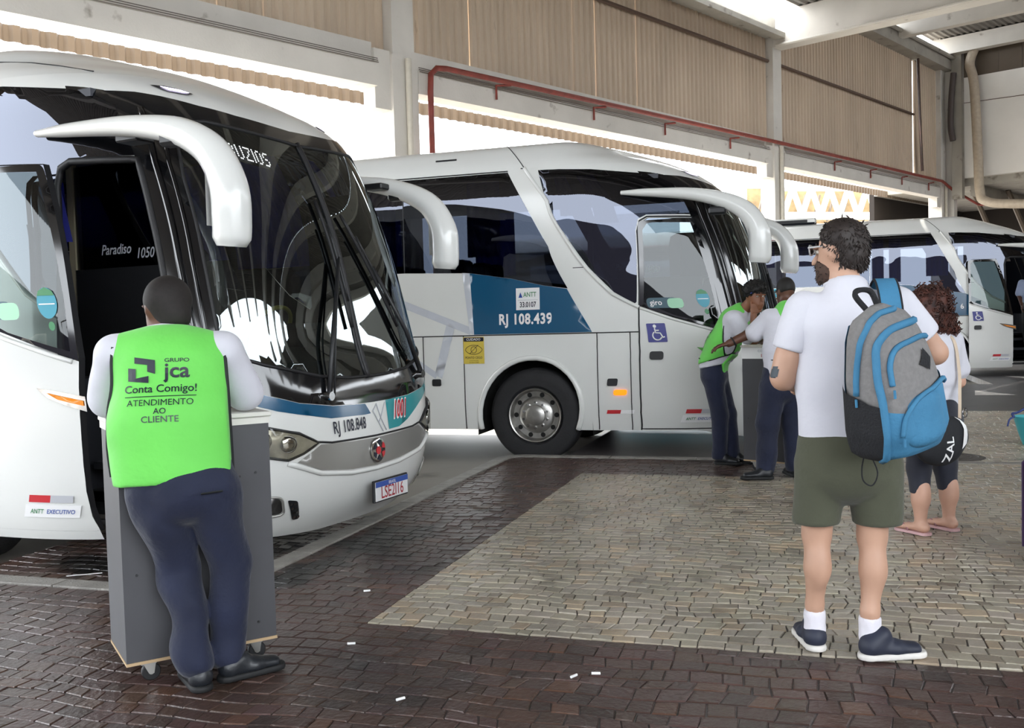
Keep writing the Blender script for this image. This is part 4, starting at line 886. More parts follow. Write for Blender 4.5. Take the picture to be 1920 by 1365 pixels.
# ================================================================== figures (distance-field bodies)
class SDF:
    def __init__(s, vox=.011): s.p = []; s.vox = vox; s.cuts = []; s.warp = None
    def cap(s, a, b, r1, r2=None, k=.025):
        s.p.append(('c', np.array(a, float), np.array(b, float), r1, r1 if r2 is None else r2, k)); return s
    def chain(s, pts, rs, k=.02):
        for i in range(len(pts)-1): s.cap(pts[i], pts[i+1], rs[i], rs[i+1], k)
        return s
    def ell(s, c, r, k=.025, M=None): s.p.append(('e', np.array(c, float), np.array(r, float), M, None, k)); return s
    def ecap(s, a, b, r1, r2, side=(1, 0, 0), k=.03):
        sd_ = np.array(side, float); s.p.append(('t', np.array(a, float), np.array(b, float), (r1, r2), sd_/np.linalg.norm(sd_), k)); return s
    def cut(s, pt, n):  # remove the side n points to
        n = np.array(n, float); s.cuts.append((np.array(pt, float), n/np.linalg.norm(n))); return s
    def minus(s, c, r, k=.01): s.p.append(('-', np.array(c, float), np.array(r, float), None, None, k)); return s
    def mesh(s):
        lo = np.full(3, 1e9); hi = -lo
        for t in s.p:
            if t[0] == '-': continue
            if t[0] == 'e': a = b = t[1]; r = max(t[2])
            elif t[0] == 'c': a, b = t[1], t[2]; r = max(t[3], t[4])
            else: a, b = t[1], t[2]; r = max(max(t[3][0]), max(t[3][1]))
            lo = np.minimum(lo, np.minimum(a, b)-r); hi = np.maximum(hi, np.maximum(a, b)+r)
        v = s.vox; lo -= 4*v; hi += 4*v; n = np.ceil((hi-lo)/v).astype(int)+1
        ax = [lo[i]+v*np.arange(n[i]) for i in range(3)]; D = np.full(n, 1.0)
        for t in s.p:
            if t[0] in 'e-': a = b = t[1]; r = max(t[2])
            elif t[0] == 'c': a, b = t[1], t[2]; r = max(t[3], t[4])
            else: a, b = t[1], t[2]; r = max(max(t[3][0]), max(t[3][1]))
            k = t[5]; pad = r+k*1.5+3*v
            i0 = np.maximum(np.floor((np.minimum(a, b)-pad-lo)/v).astype(int), 0); i1 = np.minimum(np.ceil((np.maximum(a, b)+pad-lo)/v).astype(int)+1, n)
            if (i1 <= i0).any(): continue
            sl = tuple(slice(i0[i], i1[i]) for i in range(3)); X, Y, Zz = np.meshgrid(*[ax[i][sl[i]] for i in range(3)], indexing='ij')
            if t[0] in 'e-':
                qx, qy, qz = X-a[0], Y-a[1], Zz-a[2]
                if t[3] is not None:
                    M = t[3]; qx, qy, qz = [M[0][i]*qx+M[1][i]*qy+M[2][i]*qz for i in range(3)]
                rr = t[2]; g = np.sqrt((qx/rr[0])**2+(qy/rr[1])**2+(qz/rr[2])**2)+1e-9; h_ = np.sqrt((qx/rr[0]**2)**2+(qy/rr[1]**2)**2+(qz/rr[2]**2)**2)+1e-9
                d = g*(g-1)/h_
            else:
                ba = b-a; L2 = ba@ba+1e-12; px, py, pz = X-a[0], Y-a[1], Zz-a[2]; tt = np.clip((px*ba[0]+py*ba[1]+pz*ba[2])/L2, 0, 1)
                qx, qy, qz = px-tt*ba[0], py-tt*ba[1], pz-tt*ba[2]
                if t[0] == 'c': d = np.sqrt(qx*qx+qy*qy+qz*qz)-(t[3]+(t[4]-t[3])*tt)
                else:
                    (r1, r2), sd_ = t[3], t[4]; rx = r1[0]+(r2[0]-r1[0])*tt; ry = r1[1]+(r2[1]-r1[1])*tt
                    la = qx*sd_[0]+qy*sd_[1]+qz*sd_[2]; o2 = np.maximum(qx*qx+qy*qy+qz*qz-la*la, 0); g = np.sqrt((la/rx)**2+o2/ry**2)+1e-9; h_ = np.sqrt((la/rx**2)**2+o2/ry**4)+1e-9; d = g*(g-1)/h_
            cur = D[sl]
            if t[0] == '-':
                h = np.clip(.5-.5*(cur+d)/k, 0, 1); D[sl] = cur*(1-h)+(-d)*h+k*h*(1-h)
            else:
                h = np.clip(.5+.5*(cur-d)/k, 0, 1); D[sl] = cur*(1-h)+d*h-k*h*(1-h)
        if s.warp is not None:
            X, Y, Zz = np.meshgrid(*ax, indexing='ij'); D = D+s.warp(X, Y, Zz)
        for p_, n_ in s.cuts:
            X, Y, Zz = np.meshgrid(*ax, indexing='ij'); D = np.maximum(D, (X-p_[0])*n_[0]+(Y-p_[1])*n_[1]+(Zz-p_[2])*n_[2])
        return surfnet(D, lo, v)
def surfnet(D, lo, v):
    neg = D < 0; n = np.array(D.shape)
    c = np.zeros(n-1, int)
    for i in (0, 1):
        for j in (0, 1):
            for k in (0, 1): c += neg[i:n[0]-1+i, j:n[1]-1+j, k:n[2]-1+k]
    act = (c > 0) & (c < 8); idx = np.full(n-1, -1); I = np.argwhere(act); idx[act] = np.arange(len(I))
    acc = np.zeros((len(I), 3)); cnt = np.zeros(len(I))
    cor = [(i, j, k) for i in (0, 1) for j in (0, 1) for k in (0, 1)]
    for a in cor:
        for ax in range(3):
            if a[ax]: continue
            b = list(a); b[ax] = 1
            da = D[I[:, 0]+a[0], I[:, 1]+a[1], I[:, 2]+a[2]]; db = D[I[:, 0]+b[0], I[:, 1]+b[1], I[:, 2]+b[2]]
            m = (da < 0) != (db < 0); t = np.where(m, da/np.where(m, da-db, 1), 0)
            P = np.array(a, float)+np.outer(t, np.eye(3)[ax]); acc[m] += P[m]; cnt[m] += 1
    V = lo+v*(I+acc/np.maximum(cnt, 1)[:, None]); Fq = []
    for ax in range(3):
        o = [(ax+1) % 3, (ax+2) % 3]; sl0 = [slice(None)]*3; sl1 = [slice(None)]*3; sl0[ax] = slice(0, -1); sl1[ax] = slice(1, None)
        s0 = neg[tuple(sl0)]; s1 = neg[tuple(sl1)]; E = np.argwhere(s0 != s1)
        E = E[(E[:, o[0]] > 0) & (E[:, o[1]] > 0) & (E[:, o[0]] < n[o[0]]-1) & (E[:, o[1]] < n[o[1]]-1)]
        def g(d0, d1):
            e = E.copy(); e[:, o[0]] -= d0; e[:, o[1]] -= d1; return idx[e[:, 0], e[:, 1], e[:, 2]]
        q = np.stack([g(1, 1), g(0, 1), g(0, 0), g(1, 0)], 1); fl_ = ~neg[E[:, 0], E[:, 1], E[:, 2]]
        q[fl_] = q[fl_][:, ::-1]; Fq.append(q)
    Fq = np.concatenate(Fq); Fq = Fq[(Fq >= 0).all(1)]
    # light smoothing
    for _ in range(2):
        A = np.zeros_like(V); C_ = np.zeros(len(V))
        for i in range(4):
            a, b = Fq[:, i], Fq[:, (i+1) % 4]; np.add.at(A, a, V[b]); np.add.at(C_, a, 1); np.add.at(A, b, V[a]); np.add.at(C_, b, 1)
        V = V*.5+.5*A/np.maximum(C_, 1)[:, None]
    return V, Fq
def sdf_obj(name, sdf, m, parent, extra=None, smooth=True):
    V, Fq = sdf.mesh()
    if extra:
        for V2_, F2_ in extra: Fq = np.vstack([Fq, np.asarray(F2_)+len(V)]); V = np.vstack([V, V2_])
    return mesh_obj(name, V, Fq, m, parent, smooth)
def hand(wrist, d, up, thumb, curl=.5, L=.185, spread=.12, vox=.0045, curls=None):
    """d: direction wrist->fingers, up: back of hand normal, thumb: +1/-1 side"""
    d = np.array(d, float); d /= np.linalg.norm(d); up = np.array(up, float); up -= d*(up@d); up /= np.linalg.norm(up); sd_ = np.cross(d, up)*thumb
    w_ = np.array(wrist, float); q = SDF(vox); pl = L*.52
    q.ecap(w_-d*.02, w_+d*pl*.35, (.027, .02), (.036, .017), sd_, .012); q.ecap(w_+d*pl*.35, w_+d*pl*.95, (.037, .017), (.041, .013), sd_, .012)
    for i, (o, ln) in enumerate(((.030, .92), (.010, 1.0), (-.011, .95), (-.031, .76))):
        b = w_+d*pl*(.97 if i < 3 else .88)+sd_*o; dr = d+sd_*o*spread*12; dr /= np.linalg.norm(dr); c = (curls or [curl]*4)[i]
        l = L*.48*ln; p = [b-dr*.02, b]; a = 0
        for fr in (.44, .32, .24):
            a += c*.9; p.append(p[-1]+(dr*math.cos(a)-up*math.sin(a))*l*fr)
        q.chain(p, [.0105, .0102, .0092, .0085, .0072], .006)
    b = w_+d*pl*.22+sd_*.03; t1 = b+(d*.55+sd_*.75-up*.15)*.042; t2 = t1+(d*.85+sd_*.35-up*.25)*.034; t3 = t2+(d*.95+sd_*.1-up*.3)*.026
    q.chain([b-sd_*.012, t1, t2, t3], [.017, .0125, .0108, .008], .008)
    return q.mesh()
def head(q, c, f, s=1.0, ears=True, nose=True, jaw=True):
    """c: head centre, f: face direction; adds skull, jaw, nose, ears to q"""
    f = np.array(f, float); f /= np.linalg.norm(f); up = np.array([0, 0, 1.]); up = up-f*(up@f); up /= np.linalg.norm(up); r = np.cross(f, up); M = np.array([r, f, up])
    c = np.array(c, float)
    q.ell(c+(up*.02-f*.012)*s, np.array([.076, .097, .105])*s, .02, M); q.ell(c+(f*.03-up*.055)*s, np.array([.058, .066, .075])*s, .03, M)
    if jaw: q.ell(c+(f*.06-up*.105)*s, np.array([.032, .028, .022])*s, .025, M)
    if nose:
        q.chain([c+(f*.088+up*.005)*s, c+(f*.112-up*.038)*s], [.008*s, .014*s], .012)
        q.cap(c+(f*.090-up*.072-r*.018)*s, c+(f*.090-up*.072+r*.018)*s, .009*s, .009*s, .008)
        for e_ in (-1, 1): q.cap(c+(f*.083+up*.018+r*.045*e_)*s, c+(f*.093+up*.022+r*.014*e_)*s, .011*s, .010*s, .012)
    if ears:
        for e_ in (-1, 1):
            q.ell(c+(r*.080*e_-f*.012-up*.012)*s, np.array([.011, .021, .032])*s, .008, np.array([r*.94-f*.34*e_, f*.94+r*.34*e_, up])); 
    return r, f, up
def eyes(par, c, r, f, up, s=1.0, brow='1A1210'):
    Mw = mat('eye_white', 'D9D2CA', .3); Mi = mat('iris', '2A1A12', .2); Mbr = mat('brow_'+brow, brow, .8)
    for e_ in (-1, 1):
        p = c+(f*.0745+up*.002+r*.031*e_)*s
        V_, F_ = lathe([(.001, .010), (.009, .006), (.012, 0), (.009, -.006), (.001, -.01)], 10); o = mesh_obj('eye', V_*s+p, F_, Mw, par, True)
        V_, F_ = lathe([(.001, .004), (.0045, .002), (.005, 0)], 8); Mx = np.array([r, up, f]); mesh_obj('iris', V_@Mx*s+p+f*.0095*s, F_, Mi, o, True)
        mb = MB(); mb.tube([p+(up*.026-r*.018*e_+f*.004)*s, p+(up*.031+f*.008)*s, p+(up*.024+r*.022*e_-f*.004)*s], [.003*s, .0045*s, .002*s], 5); mb.build('eyebrow', Mbr, par)
def curls(name, centers, m, par, rad=(.010, .016), turns=2.2, ln=.05, thick=.0035, seed=1, out=None):
    rng = np.random.RandomState(seed); mb = MB()
    for c, nrm_ in centers:
        ax = nrm_*.7+rng.normal(0, .45, 3)+V3(0, 0, -.35); ax /= np.linalg.norm(ax); a = np.cross(ax, V3(.3, .5, .8)); a /= np.linalg.norm(a); b = np.cross(ax, a); r_ = rng.uniform(*rad); t = np.linspace(0, 1, 11); L_ = ln*rng.uniform(.6, 1.2); ph = rng.uniform(0, 6)
        P = c+np.outer(t*L_, ax)+np.outer(np.cos(t*turns*6.28+ph)*r_, a)+np.outer(np.sin(t*turns*6.28+ph)*r_, b)
        mb.tube(P, thick*np.interp(t, [0, .8, 1], [1, 1, .4]), 4, False)
    return mb.build(name, m, par, True)
def tufts(name, V, N_, m, par, n, ln, rad, seed=1, flow=(0, -.3, -.5), jit=.4):
    rng = np.random.RandomState(seed); mb = MB(); I = rng.choice(len(V), n)
    for i in I:
        d = N_[i]*.35+np.array(flow)+rng.normal(0, jit, 3); d -= N_[i]*min(0, d@N_[i]+.05) if d@N_[i] < -.05 else 0; d /= np.linalg.norm(d); L_ = ln*rng.uniform(.6, 1.3); p0 = V[i]-N_[i]*.004; k = N_[i]*.25
        P = [p0, p0+d*L_*.5+N_[i]*L_*.12, p0+d*L_]; mb.tube(P, [rad, rad*.8, rad*.15], 4, False)
    return mb.build(name, m, par, True)
def vnormals(V, Fq):
    n = np.cross(V[Fq[:, 2]]-V[Fq[:, 0]], V[Fq[:, 3]]-V[Fq[:, 1]]); N_ = np.zeros_like(V)
    for i in range(4): np.add.at(N_, Fq[:, i], n)
    return N_/(np.linalg.norm(N_, axis=1)[:, None]+1e-12)
def fold(amp=.006, fz=22, fx=9, seed=0, slant=6, zc=None):
    def w_(X, Y, Zz):
        a = amp*(np.sin(Zz*fz+X*slant+Y*5+seed)+.6*np.sin(Zz*fz*.55-X*slant*1.7+Y*9+seed*2))*(.5+.5*np.sin(X*fx+Y*fx*.8+seed*3+Zz*4))
        return a
    return w_
def decal(par, target, name, m, V2_, F_, origin, right, up, nrm_, off=.004):
    """project flat shapes along -nrm on to a mesh object that shares the parent's space"""
    me = target.data; bv = BVHTree.FromPolygons([v.co for v in me.vertices], [tuple(p.vertices) for p in me.polygons]); out = []
    o = np.array(origin, float); r, u_, n_ = [np.array(a, float)/np.linalg.norm(a) for a in (right, up, nrm_)]
    for x, y in V2_:
        p = o+r*x+u_*y; h = bv.ray_cast(Vector(p+n_*.5), Vector(-n_), 1.2)
        h0 = h[0] if h[0] is not None else bv.find_nearest(Vector(p))[0]; out.append(np.array(h0)+n_*off)
    return mesh_obj(name, np.array(out), F_, m, par)
def snap(target, pts, off=.002):
    me = target.data; bv = BVHTree.FromPolygons([v.co for v in me.vertices], [tuple(p.vertices) for p in me.polygons]); out = []
    for p in pts:
        h = bv.find_nearest(Vector(tuple(p))); out.append(np.array(h[0])+np.array(h[1])*off)
    out = np.array(out)
    for _ in range(2): out[1:-1] = .5*out[1:-1]+.25*(out[2:]+out[:-2])
    return out
def subdiv2d(V, F_, mx=.02):
    V = [tuple(v) for v in V]; F_ = [tuple(f) for f in F_]
    for _ in range(5):
        mid = {}; out = []; ch = False
        def gm(a, b):
            k = (min(a, b), max(a, b))
            if k not in mid: mid[k] = len(V); V.append(((V[a][0]+V[b][0])/2, (V[a][1]+V[b][1])/2))
            return mid[k]
        lng = lambda a, b: math.hypot(V[a][0]-V[b][0], V[a][1]-V[b][1]) > mx
        for f in F_:
            a, b, c = f; e = [lng(a, b), lng(b, c), lng(c, a)]
            if not any(e): out.append(f); continue
            ch = True; ab = gm(a, b) if e[0] else None; bc = gm(b, c) if e[1] else None; ca = gm(c, a) if e[2] else None
            poly = [a]+([ab] if ab is not None else [])+[b]+([bc] if bc is not None else [])+[c]+([ca] if ca is not None else [])
            if len(poly) == 6: out += [(a, ab, ca), (ab, b, bc), (ca, bc, c), (ab, bc, ca)]
            else:
                st_ = 1 if len(poly) == 4 and ab is not None else (0 if len(poly) == 4 and False else 0)
                # fan from a midpoint
                mids = [q for q in poly if q not in (a, b, c)]; k = poly.index(mids[0]); poly = poly[k:]+poly[:k]
                for i in range(1, len(poly)-1): out.append((poly[0], poly[i], poly[i+1]))
        F_ = out
        if not ch: break
    return np.array(V), F_
# ================================================================== people
def fabric(name, col, rough=.85, noise=.10, bump=.25, bs=14, **k): return mat(name, col, rough, noise=noise, nscale=5, bump=bump, bscale=bs, sheen=.15, **k)
C_lime = fabric('lime_vest', '6CD256', .7, .08, .5, 7); C_trim = mat('vest_trim', '14171A', .7)
C_white = fabric('white_shirt', 'CDCDD6', .8, .04, .7, 6); C_navy = fabric('navy_trousers', '111A36', .8, .25, 1.0, 8)
C_olive = fabric('olive_shorts', '4A4C3C', .9, .12, .4, 12); C_legg = fabric('navy_leggings', '161A2A', .7, .1, .1)
S_dark = mat('skin_deep_brown', '5B3A2B', .5, noise=.12, nscale=9); S_mid = mat('skin_brown', '8A5A41', .5, noise=.1, nscale=9); S_light = mat('skin_tan', 'BE967F', .5, noise=.1, nscale=8); S_pale = mat('skin_fair', 'C79C86', .5, noise=.08, nscale=8)
H_black = mat('hair_black', '14110F', .7); H_brown = mat('hair_dark_brown', '2A201C', .6, noise=.3, nscale=30); H_red = mat('hair_auburn', '54291C', .6, noise=.4, nscale=25, col2='2C140F')
L_black = mat('black_leather', '1E2126', .38, bump=.15, bscale=30); L_sole = mat('black_sole', '121315', .7)
def rzf(f): return math.atan2(-f[0], f[1])
def shoe(par, heel, toe, m, ms, L=.29, hgt=.075, lowz=0.0, laces=None):
    h = np.array([*heel, lowz], float); t = np.array([*toe, lowz], float); d = t-h; d[2] = 0; d /= np.linalg.norm(d); s_ = np.cross(d, V3(0, 0, 1)); h = h-d*.01; t = h+d*L
    q = SDF(.008); q.ell(h+d*.055+V3(0, 0, .055), (.042, .042, .05), .02); q.ecap(h+d*.05+V3(0, 0, .045), h+d*.15+V3(0, 0, .045), (.040, .040), (.046, .034), s_, .02); q.ecap(h+d*.15+V3(0, 0, .042), h+d*(L-.05)+V3(0, 0, .036), (.047, .034), (.040, .026), s_, .02); q.cap(h+d*.05+V3(0, 0, .06), h+d*.10+V3(0, 0, hgt), .043, .040, .02); q.cut((0, 0, .024), (0, 0, -1))
    o = sdf_obj('shoe', q, m, par)
    q = SDF(.008); q.ecap(h+d*.045+V3(0, 0, .014), h+d*(L-.05)+V3(0, 0, .014), (.046, .05), (.046, .05), s_, .02); q.cut((0, 0, .028), (0, 0, 1)); q.cut((0, 0, lowz+.0005), (0, 0, -1)); sdf_obj('sole', q, ms, o)
    if laces:
        for i in range(3):
            p = h+d*(.125+.028*i)+V3(0, 0, .085-.009*i); mb = MB(); mb.tube([p-s_*.028-V3(0, 0, .012), p, p+s_*.028-V3(0, 0, .012)], .004, 5); mb.build('lace', laces, o)
    return o
# ------------------------------------------------ 1 attendant at the near bus
P1 = empty('person', (-2.276, 3.346, 0), rzf((-.5, .87)), 'person in lime vest leaning on a grey stand beside the nearest bus', 'person')
q = SDF(.010); hc = V3(-.225, .235, 1.535); fr_ = head(q, hc, (-.62, .78, -.12), 1.08); q.cap((-.215, .17, 1.36), (-.225, .215, 1.47), .066, .062); q.ell((-.21, .12, 1.28), (.17, .10, .10))
q.chain([(-.43, .15, 1.34), (-.475, .27, 1.13), (-.30, .50, 1.125)], [.055, .045, .032]); q.chain([(.01, .15, 1.34), (.085, .26, 1.135), (-.10, .50, 1.125)], [.055, .045, .032])
q.chain([(-.15, .0, .28), (-.13, -.045, .07)], [.035, .035]); q.chain([(-.02, .05, .28), (-.035, .045, .07)], [.035, .035])
q.chain([(-.25, .0, .8), (-.185, .055, .47), (-.15, .0, .28)], [.06, .05, .035]); q.chain([(-.08, .0, .8), (-.015, .065, .47), (-.02, .05, .28)], [.06, .05, .035]); q.ecap((-.19, .05, .9), (-.205, .1, 1.25), (.16, .1), (.16, .1))
h1 = hand((-.30, .50, 1.127), (.75, .65, 0), (0, 0, 1), -1, .25); h2 = hand((-.10, .50, 1.127), (-.75, .65, 0), (0, 0, 1), 1, .25)
sdf_obj('body', q, S_dark, P1, [h1, h2])
r_, f_, u_ = fr_; eyes(P1, hc, r_, f_, u_, 1.08)
q = SDF(.008); q.ell(hc+u_*.03-f_*.018, (.0865, .109, .104), .02, np.array([r_, f_, u_])); q.ell(hc-u_*.04-f_*.045, (.074, .072, .075), .03, np.array([r_, f_, u_])); q.cut(hc+f_*.058+u_*.055, f_*.9-u_*.35); q.cut(hc-u_*.085, -u_); q.cut(hc+f_*.01-u_*.02, f_*.75-u_*.65); sdf_obj('hair', q, mat('hair_cropped', '1D1715', .75, noise=.3, nscale=60), P1)
q = SDF(.010); q.chain([(-.415, .14, 1.345), (-.475, .255, 1.16)], [.082, .082]); q.cap((-.415, .14, 1.345), (-.33, .14, 1.36), .08); q.chain([(0., .14, 1.345), (.078, .25, 1.165)], [.085, .082]); q.cap((0., .14, 1.345), (-.09, .14, 1.36), .08); q.ecap((-.21, .13, 1.22), (-.215, .155, 1.385), (.2, .12), (.15, .085)); q.warp = fold(.005, 30, 12, 1)
sdf_obj('shirt', q, C_white, P1)
q = SDF(.007); q.cap((-.218, .165, 1.395), (-.222, .19, 1.425), .078, .074); q.cut((-.22, .19, 1.432), (0, -.35, 1)); sdf_obj('collar', q, C_white, P1)
q = SDF(.010); q.ecap((-.185, .015, .78), (-.195, .05, 1.08), (.235, .15), (.25, .165), k=.05); q.ecap((-.195, .05, 1.08), (-.205, .12, 1.30), (.25, .165), (.232, .15), k=.05); q.ecap((-.205, .12, 1.30), (-.212, .15, 1.385), (.225, .135), (.15, .075), k=.05)
q.cap((-.38, .14, 1.355), (-.05, .14, 1.355), .075, .075, .05); q.cut((-.2, 0, .835), (.05, -.06, -1)); q.cut((-.43, .12, 1.2), (-1, 0, .06)); q.cut((.022, .12, 1.2), (1, 0, .02)); q.minus((-.222, .225, 1.455), (.085, .085, .09), .02); q.warp = fold(.007, 11, 7, 2, 3)
vest1 = sdf_obj('vest', q, C_lime, P1)
rt, upv, nv = V3(1, -.05, 0), V3(0, .14, 1), V3(0, -1, .12)
def vprint(par, target, org, rt, upv, nv, k=1.0):
    O_ = np.array(org, float)
    def tx(t, x, y, h, sx=1.05, b=.012, al='CENTER'):
        V_, F_ = textvf(t, 1, b, al); V_ = V_*[h*1.35*sx*k, h*1.35*k]; V_, F_ = subdiv2d(V_, F_, .035); decal(par, target, 'vest_print', M_navy, V_+[x*k, y*k], F_, O_, rt, upv, nv)
    def pg(P):
        V_, F_ = fill2d(np.array(P)*k, step=.03); decal(par, target, 'vest_emblem', M_navy, V_, F_, O_, rt, upv, nv)
    pg([(-.10, .115), (-.02, .10), (-.02, .045), (-.05, .055), (-.05, .082), (-.10, .09)]); pg([(-.125, .072), (-.095, .068), (-.095, .03), (-.045, .038), (-.045, .01), (-.125, .02)])
    tx('GRUPO', .062, .098, .016, 1.3); tx('jca', .062, .055, .062, 1.05, .02); tx('Conta Comigo!', -.0, -.015, .032, 1.02, .01); pg([(-.135, -.043), (.135, -.043), (.135, -.046), (-.135, -.046)])
    tx('ATENDIMENTO', 0, -.070, .026, 1.02, .0); tx('AO', 0, -.104, .024, 1.0, .008); tx('CLIENTE', 0, -.136, .026, 1.05, .008)
vprint(P1, vest1, (-.222, -.05, 1.225), rt, upv, nv)
mb = MB(); mb.tube(snap(vest1, [V3(-.46, .03, z) for z in np.linspace(1.40, .86, 24)]), .008, 5); mb.tube(snap(vest1, [V3(.06, .03, z) for z in np.linspace(1.40, .86, 24)]), .008, 5); mb.tube(spline([(-.29, .155, 1.408), (-.22, .115, 1.412), (-.15, .155, 1.408)], 6), .008, 5); mb.build('vest_trim', C_trim, P1)
q = SDF(.011); q.ecap((-.17, .02, .98), (-.165, .0, .80), (.195, .13), (.215, .142), k=.04); q.chain([(-.27, .0, .80), (-.195, .055, .47), (-.14, -.045, .10)], [.118, .084, .070], .012); q.chain([(-.06, .0, .80), (.005, .065, .47), (-.02, .045, .10)], [.118, .084, .072], .012); q.cut((0, 0, .055), (0, 0, -1)); q.warp = fold(.012, 26, 9, 3, 9)
tr1 = sdf_obj('trousers', q, C_navy, P1); MB().tube([(-.08, -.142, .80), (.0, -.128, .805)], .004, 4).build('pocket_welt', C_trim, P1)
shoe(P1, (-.105, -.10), (-.19, .13), L_black, L_sole, .29); shoe(P1, (-.05, .0), (.165, .095), L_black, L_sole, .29)
# ------------------------------------------------ 2 traveller with backpack
P2 = empty('person', (.12, 4.2, 0), rzf((-.10, 1)), 'tall person in white T-shirt and olive shorts wearing sunglasses and a backpack', 'person')
q = SDF(.0095); hc = V3(.005, .06, 1.695); fr_ = head(q, hc, (-.83, .56, -.05), 1.06); r_, f_, u_ = fr_
q.cap((.03, .02, 1.50), (.012, .045, 1.62), .066, .060); q.ecap((.03, 0, 1.0), (.03, 0, 1.42), (.15, .09), (.17, .09)); q.chain([(-.17, 0, 1.46), (-.235, .0, 1.17), (-.15, .23, 1.12)], [.055, .046, .036], .02); q.cap((-.215, -.0, 1.25), (-.235, .0, 1.17), .056, .05)
q.chain([(.24, .02, 1.46), (.375, .06, 1.26), (.30, .30, 1.22)], [.055, .048, .034], .02)
for sx, kx, ax, ay, ky in ((-.085, -.105, -.115, .075, .05), (.125, .115, .098, .0, .03)):
    q.chain([(sx, 0, .85), (kx, ky, .50)], [.095, .060], .03); q.chain([(kx, ky, .50), (kx-.002, ky-.01, .36), (ax, ay-.005, .19), (ax, ay, .09)], [.055, .050, .036, .034], .025); q.ell((kx+.004, ky-.03, .375), (.046, .042, .095), .03)
h1 = hand((-.15, .23, 1.12), (.5, .85, .1), (-.4, .2, .9), -1, .5); h2 = hand((.30, .30, 1.22), (-.4, .9, .1), (.3, 0, .95), 1, .5)
sdf_obj('body', q, S_light, P2, [h1, h2]); eyes(P2, hc, r_, f_, u_, 1.06)
MH = np.array([r_, f_, u_])
q = SDF(.008); q.ell(hc+u_*.045-f_*.02, (.084, .107, .090), .02, MH); q.ell(hc-u_*.025-f_*.042, (.076, .076, .085), .03, MH); q.cut(hc+f_*.085+u_*.06, f_*.9-u_*.4); q.cut(hc+f_*.012-u_*.01, f_*.85-u_*.5); q.cut(hc-u_*.095-f_*.05, -u_-f_*.25)
V_, F_ = q.mesh(); hr = mesh_obj('hair', V_, F_, H_brown, P2, True); _k = ((V_-hc)@f_ < .035); tufts('hair_strands', V_[_k], vnormals(V_, F_)[_k], H_brown, hr, 1400, .022, .0034, 4, tuple(-u_*.6+f_*.12), .26)
q = SDF(.007); q.ell(hc+f_*.034-u_*.072, (.0685, .076, .082), .02, MH); q.ell(hc+f_*.066-u_*.118, (.042, .042, .034), .02, MH); q.cut(hc-u_*.058, u_-f_*.35); q.cut(hc-f_*.012, -f_); q.cut(hc-u_*.135, -u_); V_, F_ = q.mesh(); bd = mesh_obj('beard', V_, F_, mat('beard_brown', '4A352B', .8, noise=.3, nscale=60), P2, True)
tufts('beard_strands', V_, vnormals(V_, F_), H_brown, bd, 350, .014, .0022, 6, tuple(-u_*.6), .3)
sg = empty('sunglasses'); sg.parent = P2; mb = MB()
lens = mat('sunglass_lens', '1B1E28', .08, coat=.5); frm = mat('grey_frame', 'C9C9CB', .3, metal=.3)
for e_ in (-1, 1):
    c = hc+(f_*.108+u_*.012+r_*.034*e_)*1.06; ring = [c+r_*.030*math.cos(a)*1.0+u_*.021*math.sin(a)-f_*.012*abs(math.cos(a))*(1 if math.cos(a)*e_ > 0 else 0) for a in np.linspace(0, math.tau, 16, endpoint=False)]
    mesh_obj('lens', ring+[c+f_*.003], [(i, (i+1) % 16, 16) for i in range(16)], lens, sg, True); mb.tube(ring, .0035, 6, False, True); mb.tube([hc+(f_*.098+u_*.02+r_*.067*e_)*1.06, hc+(f_*.03+u_*.018+r_*.085*e_)*1.06, hc+(-f_*.022+u_*.014+r_*.086*e_)*1.06], .004, 5)
mb.build('frame', frm, sg)
q = SDF(.010); q.ecap((.035, 0, .86), (.035, 0, 1.15), (.212, .135), (.215, .14), k=.05); q.ecap((.035, 0, 1.15), (.03, .0, 1.38), (.215, .14), (.222, .135), k=.05); q.ecap((.03, 0, 1.38), (.025, .01, 1.53), (.20, .115), (.085, .075), k=.05)
q.cap((-.15, 0, 1.455), (-.17, 0, 1.41), .075, .07, .05); q.cap((.215, .01, 1.465), (.245, .02, 1.42), .075, .07, .05); q.cut((.03, 0, .885), (.03, 0, -1)); q.minus((.018, .045, 1.60), (.075, .075, .07), .015); q.cut((-.24, 0, 1.242), (-.32, 0, -1)) if False else None
q.warp = fold(.009, 12, 8, 5, 5)
sl = []
for pa_, pb_ in (((-.155, 0, 1.45), (-.232, 0, 1.20)), ((.22, .01, 1.46), (.375, .06, 1.255))):
    pa_, pb_ = V3(*pa_), V3(*pb_); d_ = (pb_-pa_)/np.linalg.norm(pb_-pa_); t_ = SDF(.009); t_.chain([pa_, pb_], [.078, .075]); t_.cut(pa_+d_*.175, d_); t_.warp = fold(.004, 30, 10, 3, 8); sl.append(t_.mesh())
sdf_obj('t_shirt', q, C_white, P2, sl)
mb = MB(); mb.tube([V3(.018+.078*math.cos(a), .03+.072*math.sin(a), 1.552-.012*math.sin(a)) for a in np.linspace(0, math.tau, 20, endpoint=False)], .009, 6, False, True); mb.build('neck_rib', C_white, P2, True)
q = SDF(.010); q.ecap((.025, 0, .90), (.02, 0, .78), (.205, .135), (.215, .145), k=.04); q.chain([(-.088, 0, .80), (-.112, .02, .54)], [.112, .098], .008); q.chain([(.125, 0, .80), (.135, .02, .54)], [.112, .102], .008); q.cut((0, 0, .555), (0, 0, -1)); q.warp = fold(.006, 14, 9, 6, 7); sdf_obj('shorts', q, C_olive, P2)
ta = [(-.292+.0, -.02, 1.2)]
tq = V3(-.235, .0, 1.17); mb = MB(); tt = []
for i in range(6):
    for j in range(4):
        a = 3.55+.16*i; z = 1.155+.022*j; tt.append((a, z))
tatV = []; tatF = []
